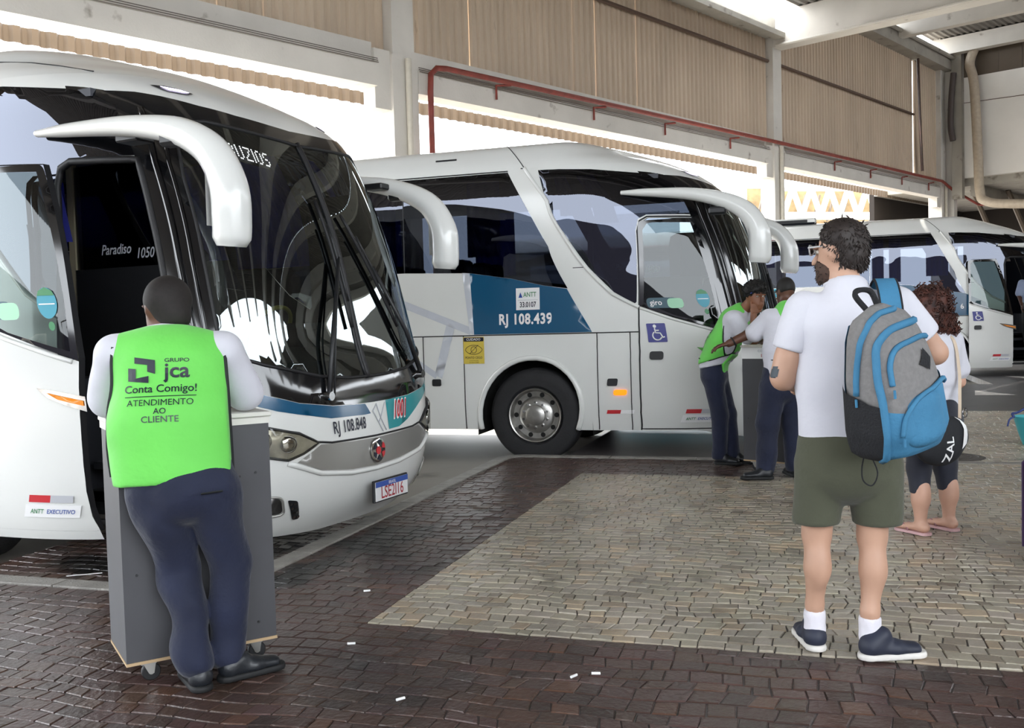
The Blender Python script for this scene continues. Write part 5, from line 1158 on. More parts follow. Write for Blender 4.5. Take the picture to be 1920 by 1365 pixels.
for i in range(7):
    for j in range(6):
        a = 3.35+.14*i; z = 1.165+.011*j; e2 = 1
        t = (z-1.17)/.29; cx = -.235+.02*max(0, (z-1.17))/.08; rad = .0585 if z > 1.17 else .0535
        tatV.append((cx+math.cos(a)*rad, math.sin(a)*rad, z))
for i in range(6):
    for j in range(5):
        if (i-2.5)**2/9+(j-2)**2/6 < 1: tatF.append((i*6+j, (i+1)*6+j, (i+1)*6+j+1, i*6+j+1))
mesh_obj('tattoo', tatV, tatF, mat('tattoo_ink', '3C454D', .6), P2)
C_sneak = mat('navy_sneaker', '23283A', .6, noise=.2, nscale=12); C_sole = mat('white_sole', 'D8D4CF', .6, noise=.08); C_sock = fabric('white_sock', 'D9D6DE', .9, .05, .2, 40)
for ax, ay in ((-.115, .075), (.098, .0)):
    q = SDF(.007); q.chain([(ax, ay, .175), (ax, ay, .08)], [.045, .046]); q.cut((0, 0, .172), (0, 0, 1)); q.warp = fold(.002, 110, 4, 1, 0); sdf_obj('sock', q, C_sock, P2)
shoe(P2, (-.108, .02), (-.165, .30), C_sneak, C_sole, .29, .095, laces=C_trim); shoe(P2, (.055, -.045), (.335, .035), C_sneak, C_sole, .29, .095, laces=C_trim)
# ------------------------------------------------ 3 woman with curly hair
P3 = empty('person', (.725, 6.70, 0), rzf((-.65, .76)), 'curly auburn-haired person in white shirt, leggings and flip-flops', 'person')
q = SDF(.011); hc = V3(.045, .06, 1.455); fr_ = head(q, hc, (-.1, .95, -.15), .96); r_, f_, u_ = fr_; q.cap((.045, .01, 1.25), (.045, .04, 1.38), .052, .05); q.ecap((.04, 0, .8), (.045, 0, 1.2), (.14, .09), (.15, .08)); q.chain([(-.13, .01, 1.2), (-.20, .02, .98), (-.10, .22, .95)], [.05, .042, .03]); q.chain([(.21, .01, 1.2), (.275, .02, .96), (.18, .22, .93)], [.05, .042, .03])
for sx, ax in ((-.07, -.11), (.125, .135)):
    q.chain([(sx, 0, .75), ((sx+ax)/2, .01, .42), (ax, -.02, .22), (ax, -.02, .07)], [.10, .062, .052, .036], .03); q.ell((ax, -.035, .27), (.048, .05, .09), .03); q.ecap((ax, -.04, .05), (ax-.015, .12, .035), (.034, .032), (.044, .02), k=.02); q.ell((ax, -.05, .045), (.033, .035, .03))
    for t in range(5): q.cap((ax-.035+.018*t-.008, .12, .032), (ax-.04+.019*t-.008, .155-.006*abs(t-1), .028), .010-.0008*t, .009, .008)
h1 = hand((-.10, .22, .95), (.3, .9, .1), (-.6, 0, .8), -1, .6, .17); h2 = hand((.18, .22, .93), (-.3, .9, .1), (.6, 0, .8), 1, .6, .17)
sdf_obj('body', q, S_pale, P3, [h1, h2]); eyes(P3, hc, r_, f_, u_, .96)
q = SDF(.013); q.ell(hc+V3(0, -.03, .02), (.13, .125, .125), .04); q.ell(hc+V3(-.02, -.04, -.085), (.15, .115, .10), .04); q.ell(hc+V3(.05, -.05, -.13), (.12, .09, .08), .04); q.cut(hc+V3(0, .07, 0), (0, 1, -.15)); V_, F_ = q.mesh(); hr = mesh_obj('hair', V_, F_, H_red, P3, True); N_ = vnormals(V_, F_); I = np.random.RandomState(2).choice(len(V_), 620)
curls('hair_curls', [(V_[i]-N_[i]*.01, N_[i]) for i in I if V_[i][1] < hc[1]+.065], H_red, hr, (.007, .013), 2.0, .045, .0038, 3)
q = SDF(.011); q.ecap((.045, 0, .72), (.045, .0, .95), (.185, .14), (.165, .125), k=.05); q.ecap((.045, 0, .95), (.045, .0, 1.18), (.165, .125), (.185, .12), k=.05); q.ecap((.045, 0, 1.18), (.045, .01, 1.30), (.17, .10), (.07, .06), k=.05); q.chain([(-.12, .01, 1.22), (-.185, .015, 1.06)], [.075, .078], .04); q.chain([(.205, .01, 1.22), (.268, .015, 1.05)], [.075, .08], .04); q.cut((0, 0, .735), (0, 0, -1)); q.warp = lambda X, Y, Zz: fold(.009, 15, 12, 8, 8)(X, Y, Zz)+.012*np.exp(-((Zz-.93)/.02)**2)
sdf_obj('shirt', q, C_white, P3)
q = SDF(.011); q.ecap((.035, 0, .86), (.03, -.01, .72), (.16, .12), (.175, .15), k=.04); q.chain([(-.068, 0, .72), (-.095, .005, .42), (-.11, -.02, .22)], [.115, .072, .060], .03); q.chain([(.125, 0, .72), (.132, .005, .42), (.135, -.02, .22)], [.115, .072, .060], .03); q.cut((0, 0, .262), (0, 0, -1)); sdf_obj('leggings', q, C_legg, P3)
C_flip = mat('pink_rubber', 'C9A3A4', .6)
for ax in (-.11, .135):
    V2_, T_ = fill2d(round_poly([(ax-.04, -.09), (ax+.04, -.09), (ax+.042, .02), (ax+.038, .15), (ax-.02, .185), (ax-.062, .14), (ax-.042, .02)], .04), step=.05); n_ = len(V2_)
    # solid sole
    bl = resample(round_poly([(ax-.04, -.09), (ax+.04, -.09), (ax+.042, .02), (ax+.038, .15), (ax-.02, .185), (ax-.062, .14), (ax-.042, .02)], .04), .03); m_ = len(bl)
    mb = MB(); mb.add(np.vstack([np.c_[bl, np.full(m_, .001)], np.c_[bl, np.full(m_, .018)]]), [(i, (i+1) % m_, m_+(i+1) % m_, m_+i) for i in range(m_)]+[tuple(range(m_, 2*m_)), tuple(range(m_))[::-1]]); o = mb.build('flip_flop', C_flip, P3)
    mb = MB(); mb.tube(spline([(ax-.045, .04, .02), (ax-.035, .09, .055), (ax-.022, .135, .03)], 5), .006, 5); mb.tube(spline([(ax+.042, .04, .02), (ax+.02, .09, .055), (ax-.022, .135, .03)], 5), .006, 5); mb.build('thong_strap', mat('mauve_strap', '9A6E76', .6), o)
# her shoulder bag
TB = empty('shoulder_bag', (.725, 6.70, 0), rzf((-.65, .76)), 'black shoulder bag lettered ZAL on a beige strap', 'bag')
q = SDF(.011); q.ecap((-.31, -.27, .64), (-.09, -.25, .66), (.075, .11), (.075, .12), (0, 1, 0), .05); q.ell((-.20, -.27, .58), (.15, .075, .10), .05); q.warp = fold(.007, 24, 9, 4, 9); bgm = sdf_obj('bag_body', q, mat('black_cloth', '15171C', .8, bump=.3, bscale=20), TB)
V_, F_ = textvf('ZAL', 1, .015); V_ = V_*[.085, .085]; V_ = np.c_[-V_[:, 1], V_[:, 0]]; V_, F_ = subdiv2d(V_, F_, .03); decal(TB, bgm, 'bag_text', M_wht, V_, F_, (-.22, -.3, .585), (1, .1, 0), (.1, 0, 1), (.25, -1, .1))
V2_, F_ = fill2d([(0, 0), (.06, .03), (.075, .14), (.03, .20), (.035, .12)], step=.03); decal(TB, bgm, 'white_cloth', M_wht, V2_, F_, (-.11, -.3, .58), (1, 0, 0), (0, 0, 1), (.25, -1, .1), .007)
mb = MB(); mb.tube(spline([(.11, .02, 1.30), (.09, -.11, 1.24), (.09, -.15, 1.05), (.05, -.19, .90), (-.02, -.25, .76)], 6), np.tile([.003, .013], (25, 1)), 6); mb.build('strap', mat('beige_webbing', 'C9B7A2', .8), TB)
mb = MB(); mb.tube([V3(-.03+.016*math.cos(a), -.30, .80+.03*math.sin(a)) for a in np.linspace(0, math.tau, 14, endpoint=False)], .004, 5, False, True); mb.build('carabiner', M_chr, TB)
# ------------------------------------------------ 4 attendant with curly hair
P4 = empty('person', (-.80, 9.46, 0), rzf((.97, -.1)), 'curly-haired person in lime vest leaning on the far stand, hand over face', 'person')
q = SDF(.011); hc = V3(.06, .315, 1.615); fr_ = head(q, hc, (.72, .62, -.12), 1.02); r_, f_, u_ = fr_; q.cap((.01, .17, 1.46), (.04, .26, 1.55), .058, .056); q.ecap((0, -.08, 1.0), (.0, .12, 1.4), (.14, .10), (.16, .10))
el = V3(.15, .30, 1.195); wr = V3(.145, .305, 1.44); q.chain([(.17, .13, 1.40), tuple(el), tuple(wr)], [.052, .043, .031]); q.chain([(-.17, .13, 1.40), (-.17, .33, 1.20), (-.02, .42, 1.185)], [.052, .043, .032])
q.chain([(.085, -.10, .86), (.06, -.045, .48), (.03, -.06, .08)], [.06, .05, .04]); q.chain([(-.085, -.10, .86), (-.07, .01, .48), (-.06, .05, .08)], [.06, .05, .04])
h1 = hand(wr, (-.18, .10, .95), (.85, .55, 0), 1, .28, .19, .2, curls=[.15, .3, .4, .5]); h2 = hand((-.02, .42, 1.19), (.9, .2, 0), (0, 0, 1), -1, .3)
sdf_obj('body', q, S_mid, P4, [h1, h2]); eyes(P4, hc, r_, f_, u_, 1.02)
q = SDF(.012); q.ell(hc+u_*.055-f_*.022, (.102, .118, .09), .03, np.array([r_, f_, u_])); q.ell(hc-f_*.06-u_*.0, (.085, .07, .08), .03, np.array([r_, f_, u_])); q.cut(hc+f_*.07+u_*.05, f_*.8-u_*.6); V_, F_ = q.mesh(); hr = mesh_obj('hair', V_, F_, H_black, P4, True); N_ = vnormals(V_, F_); I = np.random.RandomState(5).choice(len(V_), 420); curls('hair_curls', [(V_[i]-N_[i]*.008, N_[i]+V3(0, 0, .35)) for i in I], H_black, hr, (.007, .012), 1.6, .026, .004, 7)
mb = MB(); mb.tube([hc+r_*.083+f_*.06+u_*.035, hc+r_*.09-f_*.05-u_*.005], .0042, 6); mb.build('pen', mat('pen_blue', '2B49A8', .4), P4)
q = SDF(.011); q.ecap((0, -.11, .93), (.0, -.01, 1.15), (.185, .135), (.19, .14), k=.05); q.ecap((0, -.01, 1.15), (0, .11, 1.38), (.19, .14), (.20, .13), k=.05); q.ecap((0, .11, 1.38), (.005, .18, 1.475), (.17, .11), (.075, .07), k=.05); q.chain([(.165, .12, 1.40), (.175, .25, 1.235)], [.078, .076], .04); q.chain([(-.165, .12, 1.40), (-.175, .26, 1.24)], [.078, .076], .04); q.cut((0, -.1, .955), (0, .2, -1)); q.warp = fold(.006, 18, 10, 9, 5); sdf_obj('shirt', q, C_white, P4)
q = SDF(.010); q.ecap((0, -.10, .98), (.0, -.015, 1.15), (.194, .152), (.198, .155), k=.05); q.ecap((0, -.015, 1.15), (0, .10, 1.38), (.198, .155), (.185, .142), k=.05); q.ecap((0, .10, 1.38), (.005, .165, 1.485), (.155, .12), (.085, .075), k=.05); q.minus((.20, .115, 1.22), (.08, .085, .25), .02); q.minus((-.20, .115, 1.22), (.08, .085, .25), .02); q.minus((.02, .255, 1.53), (.075, .09, .08), .015); q.cut((0, -.1, 1.015), (0, .3, -1)); V4 = sdf_obj('vest', q, C_lime, P4)
vprint(P4, V4, (0, -.16, 1.26), (1, 0, 0), (0, .45, 1), (0, -1, .45), .95)
q = SDF(.010); q.ecap((0, .01, .98), (0, .09, 1.06), (.13, .02), (.15, .03), k=.03); q.ecap((0, .005, .98), (0, -.0, .86), (.13, .02), (.10, .02), k=.03); sdf_obj('vest_front_flap', q, C_lime, P4)
mb = MB(); A_ = np.linspace(0, math.tau, 26, endpoint=False); mb.tube(snap(V4, [V3(.20, .115+.090*math.cos(a), 1.22+.245*math.sin(a)) for a in np.linspace(.9, 2*math.pi-.2, 30)]), .008, 5); mb.tube(snap(V4, [V3(.2*math.sin(a), -.02-.2*math.cos(a), 1.02) for a in np.linspace(0, 2.6, 16)]), .007, 5); mb.build('vest_trim', C_trim, P4)
q = SDF(.011); q.ecap((0, -.115, 1.0), (0, -.105, .86), (.165, .12), (.18, .13), k=.04); q.chain([(.085, -.10, .86), (.06, -.045, .48), (.03, -.06, .09)], [.105, .08, .07], .03); q.chain([(-.085, -.10, .86), (-.07, .01, .48), (-.06, .05, .09)], [.105, .08, .07], .03); q.cut((0, 0, .05), (0, 0, -1)); q.warp = fold(.007, 24, 9, 3, 8); sdf_obj('trousers', q, C_navy, P4)
shoe(P4, (.03, -.10), (.06, .18), L_black, L_sole, .27); shoe(P4, (-.06, .01), (-.05, .29), L_black, L_sole, .27)
# ------------------------------------------------ 5 attendant seen from behind
P5 = empty('person', (-.29, 8.70, 0), rzf((-.45, .89)), 'person in lime vest seen from behind, left arm laid on the far stand', 'person')
q = SDF(.011); hc = V3(.19, .22, 1.635); fr_ = head(q, hc, (-.25, .95, -.2), 1.02); r_, f_, u_ = fr_; q.cap((.15, .12, 1.46), (.18, .18, 1.56), .06, .058); q.ecap((.08, 0, 1.0), (.14, .08, 1.4), (.14, .10), (.16, .10))
q.chain([(-.03, .10, 1.41), (-.16, .22, 1.265), (-.33, .27, 1.185)], [.052, .046, .034]); q.chain([(.31, .10, 1.40), (.36, .25, 1.21), (.22, .42, 1.19)], [.052, .045, .034])
q.cap((-.03, 0, .6), (-.12, 0, .08), .05, .04); q.cap((.13, 0, .6), (.16, .02, .08), .05, .04)
h1 = hand((-.33, .27, 1.187), (-.9, .25, -.22), (-.1, 0, 1), 1, .35); h2 = hand((.22, .42, 1.19), (-.9, .3, 0), (0, 0, 1), 1, .3)
sdf_obj('body', q, S_dark, P5, [h1, h2]); eyes(P5, hc, r_, f_, u_, 1.02)
q = SDF(.010); q.ell(hc+u_*.028-f_*.018, (.082, .104, .102), .02, np.array([r_, f_, u_])); q.cut(hc+f_*.05+u_*.06, f_); q.cut(hc-u_*.03, -u_-f_*.2); sdf_obj('hair', q, H_black, P5)
mb = MB(); W5 = V3(-.29, .258, 1.203); ax5 = V3(-.75, .22, -.44); ax5 /= np.linalg.norm(ax5); a5 = np.cross(ax5, V3(0, 0, 1)); a5 /= np.linalg.norm(a5); b5 = np.cross(ax5, a5); mb.tube([W5+.041*(a5*math.cos(a)+b5*math.sin(a)) for a in np.linspace(0, math.tau, 16, endpoint=False)], .007, 5, False, True); mb.build('wrist_band', C_trim, P5)
q = SDF(.011); q.ecap((.06, -.01, .85), (.08, .0, 1.1), (.185, .135), (.195, .14), k=.05); q.ecap((.08, 0, 1.1), (.13, .08, 1.36), (.195, .14), (.205, .13), k=.05); q.ecap((.13, .08, 1.36), (.155, .12, 1.48), (.18, .11), (.08, .07), k=.05); q.chain([(-.02, .10, 1.405), (-.12, .185, 1.275)], [.082, .085], .04); q.chain([(.30, .10, 1.40), (.35, .20, 1.25)], [.08, .078], .04); q.cut((0, 0, .86), (0, 0, -1)); q.warp = fold(.006, 18, 10, 2, 6); sdf_obj('shirt', q, C_white, P5)
q = SDF(.010); q.ecap((.07, -.0, 1.02), (.085, .01, 1.12), (.175, .155), (.178, .155), k=.05); q.ecap((.085, .01, 1.12), (.135, .085, 1.37), (.178, .155), (.165, .145), k=.05); q.ecap((.135, .085, 1.37), (.155, .12, 1.485), (.155, .12), (.09, .078), k=.05); q.minus((-.09, .13, 1.20), (.07, .13, .26), .02); q.minus((.33, .10, 1.2), (.07, .13, .26), .02); q.minus((.175, .19, 1.535), (.075, .085, .07), .015); q.cut((0, 0, 1.03), (0, 0, -1)); V5 = sdf_obj('vest', q, C_lime, P5)
vprint(P5, V5, (.11, -.1, 1.25), (1, 0, 0), (.12, .3, 1), (0, -1, .3), .9)
mb = MB(); mb.tube(snap(V5, [V3(-.07, .13-.135*math.cos(a), 1.20+.255*math.sin(a)) for a in np.linspace(-1.2, 1.45, 24)]), .008, 5); mb.tube(snap(V5, [V3(.08+.2*math.sin(a), .0-.2*math.cos(a), 1.04) for a in np.linspace(-1.5, 1.5, 18)]), .007, 5); mb.build('vest_trim', C_trim, P5)
q = SDF(.011); q.ecap((.055, 0, .93), (.05, -.01, .80), (.185, .13), (.20, .14), k=.04); q.chain([(-.045, -.01, .80), (-.085, .02, .47), (-.12, .0, .09)], [.118, .098, .085], .03); q.chain([(.14, -.01, .80), (.15, .03, .47), (.16, .02, .09)], [.115, .09, .08], .03); q.cut((0, 0, .05), (0, 0, -1)); q.warp = fold(.007, 22, 9, 7, 8); sdf_obj('trousers', q, C_navy, P5)
shoe(P5, (-.08, -.05), (-.36, .02), L_black, L_sole, .29); shoe(P5, (.16, -.05), (.17, .22), L_black, L_sole, .29)
# ------------------------------------------------ 6 driver in the far doorway
P6 = empty('person', (4.55, 23.15, .60), rzf((-.15, -1)), 'person in pale blue shirt and dark tie standing in the far bus doorway', 'person')
q = SDF(.013); hc = V3(0, .02, 1.60); fr_ = head(q, hc, (.1, .97, -.1)); r_, f_, u_ = fr_; q.cap((0, 0, 1.40), (0, .01, 1.52), .06, .058); q.ecap((0, 0, .9), (0, 0, 1.35), (.15, .09), (.16, .09)); q.chain([(-.2, 0, 1.36), (-.25, .03, 1.1), (-.2, .14, .88)], [.05, .042, .03]); q.chain([(.2, 0, 1.36), (.25, .03, 1.1), (.2, .14, .88)], [.05, .042, .03]); q.cap((-.09, 0, .8), (-.1, 0, .06), .06, .04); q.cap((.09, 0, .8), (.1, 0, .06), .06, .04)
h1 = hand((-.2, .14, .88), (0, .2, -1), (-1, 0, 0), 1, .4, vox=.006); h2 = hand((.2, .14, .88), (0, .2, -1), (1, 0, 0), -1, .4, vox=.006); sdf_obj('body', q, S_dark, P6, [h1, h2]); eyes(P6, hc, r_, f_, u_)
q = SDF(.012); q.ell(hc+u_*.035-f_*.018, (.083, .104, .10), .02, np.array([r_, f_, u_])); q.cut(hc+f_*.05+u_*.06, f_); q.cut(hc-u_*.02, -u_); sdf_obj('hair', q, H_black, P6)
q = SDF(.013); q.ecap((0, 0, .92), (0, 0, 1.3), (.18, .125), (.20, .13), k=.05); q.ecap((0, 0, 1.3), (0, 0, 1.44), (.19, .12), (.075, .07), k=.05); q.chain([(-.19, 0, 1.36), (-.245, .025, 1.14)], [.078, .078], .04); q.chain([(.19, 0, 1.36), (.245, .025, 1.14)], [.078, .078], .04); q.cut((0, 0, .93), (0, 0, -1)); sdf_obj('shirt', q, fabric('pale_blue_shirt', 'A9B6D2', .8), P6)
MB().add([(-.03, .145, 1.41), (.03, .145, 1.41), (.045, .158, 1.0), (0, .16, .95), (-.045, .158, 1.0), (-.03, .13, 1.41), (.03, .13, 1.41), (.045, .14, 1.0), (0, .14, .95), (-.045, .14, 1.0)], [(0, 4, 3, 2, 1), (0, 1, 6, 5), (1, 2, 7, 6), (2, 3, 8, 7), (3, 4, 9, 8), (4, 0, 5, 9)]).build('tie', C_trim, P6)
q = SDF(.013); q.ecap((0, 0, .96), (0, 0, .80), (.165, .12), (.18, .13), k=.04); q.chain([(-.09, 0, .80), (-.1, 0, .07)], [.11, .075]); q.chain([(.09, 0, .80), (.1, 0, .07)], [.11, .075]); q.cut((0, 0, .04), (0, 0, -1)); sdf_obj('trousers', q, C_trim, P6)
shoe(P6, (-.1, -.08), (-.12, .2), L_black, L_sole, .28); shoe(P6, (.1, -.08), (.12, .2), L_black, L_sole, .28)
# ================================================================== stands, bags, floor things
C_pod = mat('grey_laminate', '454549', .5, noise=.12, nscale=4, wear=('8D8A86', 9, .74)); C_podd = mat('dark_laminate', '34353A', .55, noise=.1); C_podw = mat('white_board', 'D8D5CE', .5, noise=.06); C_edge = mat('raw_board_edge', 'B49A78', .8)
def podium(loc, rz, label, W=.58, D=.38, H=1.08, band='CDC8BC', text=False):
    e = empty('reception_stand', loc, rz, label, 'stand', 'grey wheeled reception stands'); z0 = .10
    MB().box((-W/2, -D/2, z0), (W/2, -D/2+.018, H-.02)).build('front_panel', C_pod, e)
    for sx in (-1, 1): MB().box((min(sx*W/2, sx*(W/2+.018)), -D/2, z0), (max(sx*W/2, sx*(W/2+.018)), D/2, H-.02)).build('side_panel', C_pod, e)
    MB().box((-W/2, D/2-.018, z0), (W/2, D/2, H-.02)).build('back_panel', C_pod, e)
    MB().box((-W/2-.02, -D/2-.005, z0-.012), (W/2+.02, D/2, z0)).build('base_board', C_edge, e)
    MB().box((-W/2-.028, -D/2-.02, H-.02), (W/2+.028, D/2+.02, H), .004).build('top', C_podw, e)
    f = MB().box((-W/2-.02, -D/2-.007, H-(.05 if not text else .125)), (W/2+.02, -D/2, H-.02)).build('paper_band' if text else 'edge_band', C_podw if not text else M_wht, e)
    for sx in (-1, 1): MB().box((min(sx*W/2, sx*(W/2+.024)), -D/2, H-.05), (max(sx*W/2, sx*(W/2+.024)), D/2, H-.02)).build('edge_band', C_podw, e)
    if text:
        for t, x, z, h, m_ in (('COMETA', -.09, H-.055, .022, mat('faded_grey', 'A9A9B4', .5)), ('1001', .10, H-.053, .03, mat('dark_red_print', '7E2A3A', .5)), ('1.2', -.10, H-.098, .03, mat('red_print', 'A8384A', .5))):
            V_, F_ = textvf(t, 1, .02); V_ = V_*h*1.35; mesh_obj('band_text', [(x+a, -D/2-.0085, z+b) for a, b in V_], F_, m_, f)
    for x, z in ((W*.30, .75), (W*.42, .76), (W*.25, .40), (-W*.44, .42), (-W*.2, .14), (W*.4, .16)):
        mb = MB(); mb.tube([(x, -D/2-.004, z*H), (x, -D/2, z*H)], .006, 6); mb.build('screw', M_blk, e)
    for sx in (-1, 1):
        for sy in (-1, 1):
            c = empty('castor'); c.parent = e; c.location = (sx*(W/2-.07), sy*(D/2-.05), 0)
            MB().box((-.03, -.03, z0-.024), (.03, .03, z0-.012)).build('castor_plate', M_alu, c)
            V_, F_ = lathe([(.012, -.012), (.034, -.012), (.038, -.008), (.038, .008), (.034, .012), (.012, .012)], 18, 'y'); mesh_obj('castor_wheel', V_+V3(.012, 0, .0385), F_, M_rub, c, True, auto=40)
            V_, F_ = lathe([(.001, -.014), (.012, -.014), (.012, .014), (.001, .014)], 10, 'y'); mesh_obj('castor_hub', V_+V3(.012, 0, .0385), F_, M_alu, c)
            for q_ in (-.018, .015): MB().add([(-.02, q_, z0-.024), (.03, q_, z0-.024), (.022, q_, .032), (.002, q_, .032), (-.02, q_+.003, z0-.024), (.03, q_+.003, z0-.024), (.022, q_+.003, .032), (.002, q_+.003, .032)], [(0, 1, 2, 3), (7, 6, 5, 4), (0, 4, 5, 1), (1, 5, 6, 2), (2, 6, 7, 3), (3, 7, 4, 0)]).build('castor_fork', M_alu, c)
    return e
podium((-2.59, 3.53, 0), .85, 'dark grey wheeled stand in front of the nearest bus door')
podium((-.255, 9.16, 0), -.379, 'grey wheeled stand with white paper band between two lime vests', H=1.16, text=True)
# ------------------------------------------------ backpack
BPK = empty('backpack', (.27, 3.90, .915), .0, 'blue and grey backpack hanging off the tall traveller\'s right shoulder', 'backpack')
BPK.rotation_mode = 'XYZ'; BPK.rotation_euler = (.10, -.20, .78-.0)
def bps(a, z, off=0.0):
    a = np.asarray(a, float); z = np.asarray(z, float); t = np.clip(z/.56, 0, 1)
    hw = np.interp(t, [0, .05, .2, .55, .8, .93, 1], [.12, .155, .17, .165, .145, .11, .03])+off; df = np.interp(t, [0, .05, .2, .45, .7, .88, 1], [.10, .17, .205, .185, .14, .09, .02])+off; db = np.interp(t, [0, .1, .9, 1], [.03, .05, .05, .01])+off
    c, s_ = np.cos(a), np.sin(a); e_ = 2/3.2; dd = np.where(c > 0, df, db)
    return np.stack([hw*np.sign(s_)*np.abs(s_)**e_, -dd*np.sign(c)*np.abs(c)**e_, z+0*a], -1)
M_bpg = mat('grey_marl_fabric', '7E7C7B', .9, noise=.15, nscale=60, bump=.2, bscale=90); M_bpb = mat('blue_pack_fabric', '3D7BA0', .8, noise=.12, nscale=8, bump=.2, bscale=60); M_bpk = mat('black_pack_mesh', '17181C', .85, bump=.3, bscale=120)
zs = np.r_[np.linspace(0, .05, 4), np.linspace(.08, .50, 12), np.linspace(.52, .56, 5)]; aa = np.linspace(-math.pi, math.pi, 49)[:-1]; G = np.concatenate([bps(aa, np.full(48, z)) for z in zs]); n_ = 48
Fc = [(i*n_+j, i*n_+(j+1) % n_, (i+1)*n_+(j+1) % n_, (i+1)*n_+j) for i in range(len(zs)-1) for j in range(n_)]+[tuple(range(n_))[::-1], tuple((len(zs)-1)*n_+j for j in range(n_))]
mesh_obj('main_compartment', G, Fc, M_bpg, BPK, True)
def bpatch(name, poly, m_, off=.006, step=.06, par=BPK):
    V2_, T_ = fill2d(np.array(poly)*[.2, 1], step=step*.3); return mesh_obj(name, bps(V2_[:, 0]/.2, V2_[:, 1], off), T_, m_, par, True)
def bstrip(name, pts, m_, r=.008, off=.004, par=BPK):
    P2_ = spline(pts, 8); P = bps(P2_[:, 0], P2_[:, 1], off); V_, F_ = tubevf(P, r, 6); return mesh_obj(name, V_, F_, m_, par, True)
# lower blue front, pocket bulge and black side pocket
bpatch('blue_lower_front', [(-.95, .0), (1.3, .0), (1.3, .30), (.7, .285), (.1, .25), (-.45, .20), (-.95, .21)], M_bpb, .005)
q = SDF(.009); q.ecap((0, -.165, .10), (.0, -.16, .21), (.115, .055), (.10, .05), k=.04); pk = sdf_obj('front_pocket', q, M_bpb, BPK)
bstrip('pocket_zip', [(-.62, .12), (-.45, .19), (0, .255), (.5, .275), (.9, .25)], M_bpb, .009, .012)
bpatch('black_side_pocket', [(-2.05, .0), (-.98, .0), (-.98, .225), (-1.3, .235), (-1.75, .275), (-2.05, .30)], M_bpk, .012)
bpatch('blue_back_edge', [(-2.5, .0), (-2.05, .0), (-2.05, .50), (-2.5, .50)], M_bpb, .005)
bstrip('blue_zip_band', [(-1.52, .26), (-1.45, .40), (-1.2, .49), (-.5, .535), (.4, .54)], M_bpb, .012)
bstrip('blue_zip_band', [(-.99, .0), (-.99, .22), (-.98, .36), (-.8, .44), (-.2, .485), (.6, .49)], M_bpb, .015)
bstrip('blue_zip_band', [(-.62, .30), (-.55, .375), (-.25, .42), (.3, .435), (.9, .42)], M_bpb, .011)
bpatch('brand_patch', [(.02, .35), (.17, .32), (.33, .36), (.18, .40)], M_bpk, .008, .03)
for a_, z_ in ((-1.5, .25), (-.62, .29), (-.60, .115)):
    p_ = bps(np.array([a_]), np.array([z_]), .018)[0]; mb = MB(); mb.tube([p_, p_+V3(0, 0, -.03)], .005, 5); mb.build('zip_pull', M_bpb, BPK)
mb = MB(); mb.tube(spline([(-.03, .02, .545), (-.05, .05, .60), (-.02, .06, .615), (.03, .05, .60), (.03, .02, .545)], 5), .011, 6); mb.build('grab_loop', M_bpk, BPK, True)
Mi = BPK.matrix_basis.to_3x3().inverted() if False else None
bpy.context.view_layer.update(); BM = np.array(BPK.matrix_world.inverted())
def w2b(P): P = np.asarray(P, float); return P@BM[:3, :3].T+BM[:3, 3]
# strap over the right shoulder (world points follow the shirt)
c_, s_ = math.cos(rzf((-.10, 1))), math.sin(rzf((-.10, 1)))
def p2w(x, y, z): return V3(.12+c_*x-s_*y, 4.2+s_*x+c_*y, z)
st = spline([p2w(.17, -.17, 1.36), p2w(.172, -.145, 1.44), p2w(.17, -.085, 1.525), p2w(.168, .0, 1.565), p2w(.165, .09, 1.52), p2w(.165, .155, 1.38), p2w(.17, .16, 1.2)], 6)
def band(P, w_, th, lat): 
    P = np.asarray(P); T, A, B = frames(P); L_ = np.array(lat)-0*P; L_ = L_-T*(L_*T).sum(1)[:, None]; L_ /= np.linalg.norm(L_, axis=1)[:, None]; Nn = np.cross(T, L_); n2 = len(P)
    V_ = np.concatenate([P+L_*w_+Nn*th, P-L_*w_+Nn*th, P-L_*w_-Nn*th, P+L_*w_-Nn*th]); F_ = [(k*n2+i, k*n2+i+1, ((k+1) % 4)*n2+i+1, ((k+1) % 4)*n2+i) for k in range(4) for i in range(n2-1)]; return V_, F_
V_, F_ = band(w2b(st), .038, .006, w2b(p2w(1, 0, 0))-w2b(p2w(0, 0, 0))); sb = mesh_obj('shoulder_strap', V_, F_, M_bpb, BPK)
for sg_ in (-1, 1):
    V_, F_ = tubevf(w2b(st+sg_*.038*(p2w(1, 0, 0)-p2w(0, 0, 0))), .007, 5); mesh_obj('strap_piping', V_, F_, M_bpk, sb, True)
st = spline([p2w(.12, -.17, 1.33), p2w(.055, -.20, 1.18), p2w(.035, -.215, 1.05), p2w(.05, -.21, .95), p2w(.10, -.20, .875)], 6); V_, F_ = band(w2b(st), .024, .009, w2b(p2w(.6, -.8, 0))-w2b(p2w(0, 0, 0))); mesh_obj('loose_strap', V_, F_, M_bpk, BPK)
mb = MB(); mb.tube(w2b(spline([p2w(.06, -.21, .90), p2w(.045, -.2, .83), p2w(.05, -.19, .77), p2w(.085, -.185, .75), p2w(.105, -.185, .80), p2w(.08, -.19, .87)], 6)), .003, 5); mb.build('strap_cord', M_bpk, BPK)
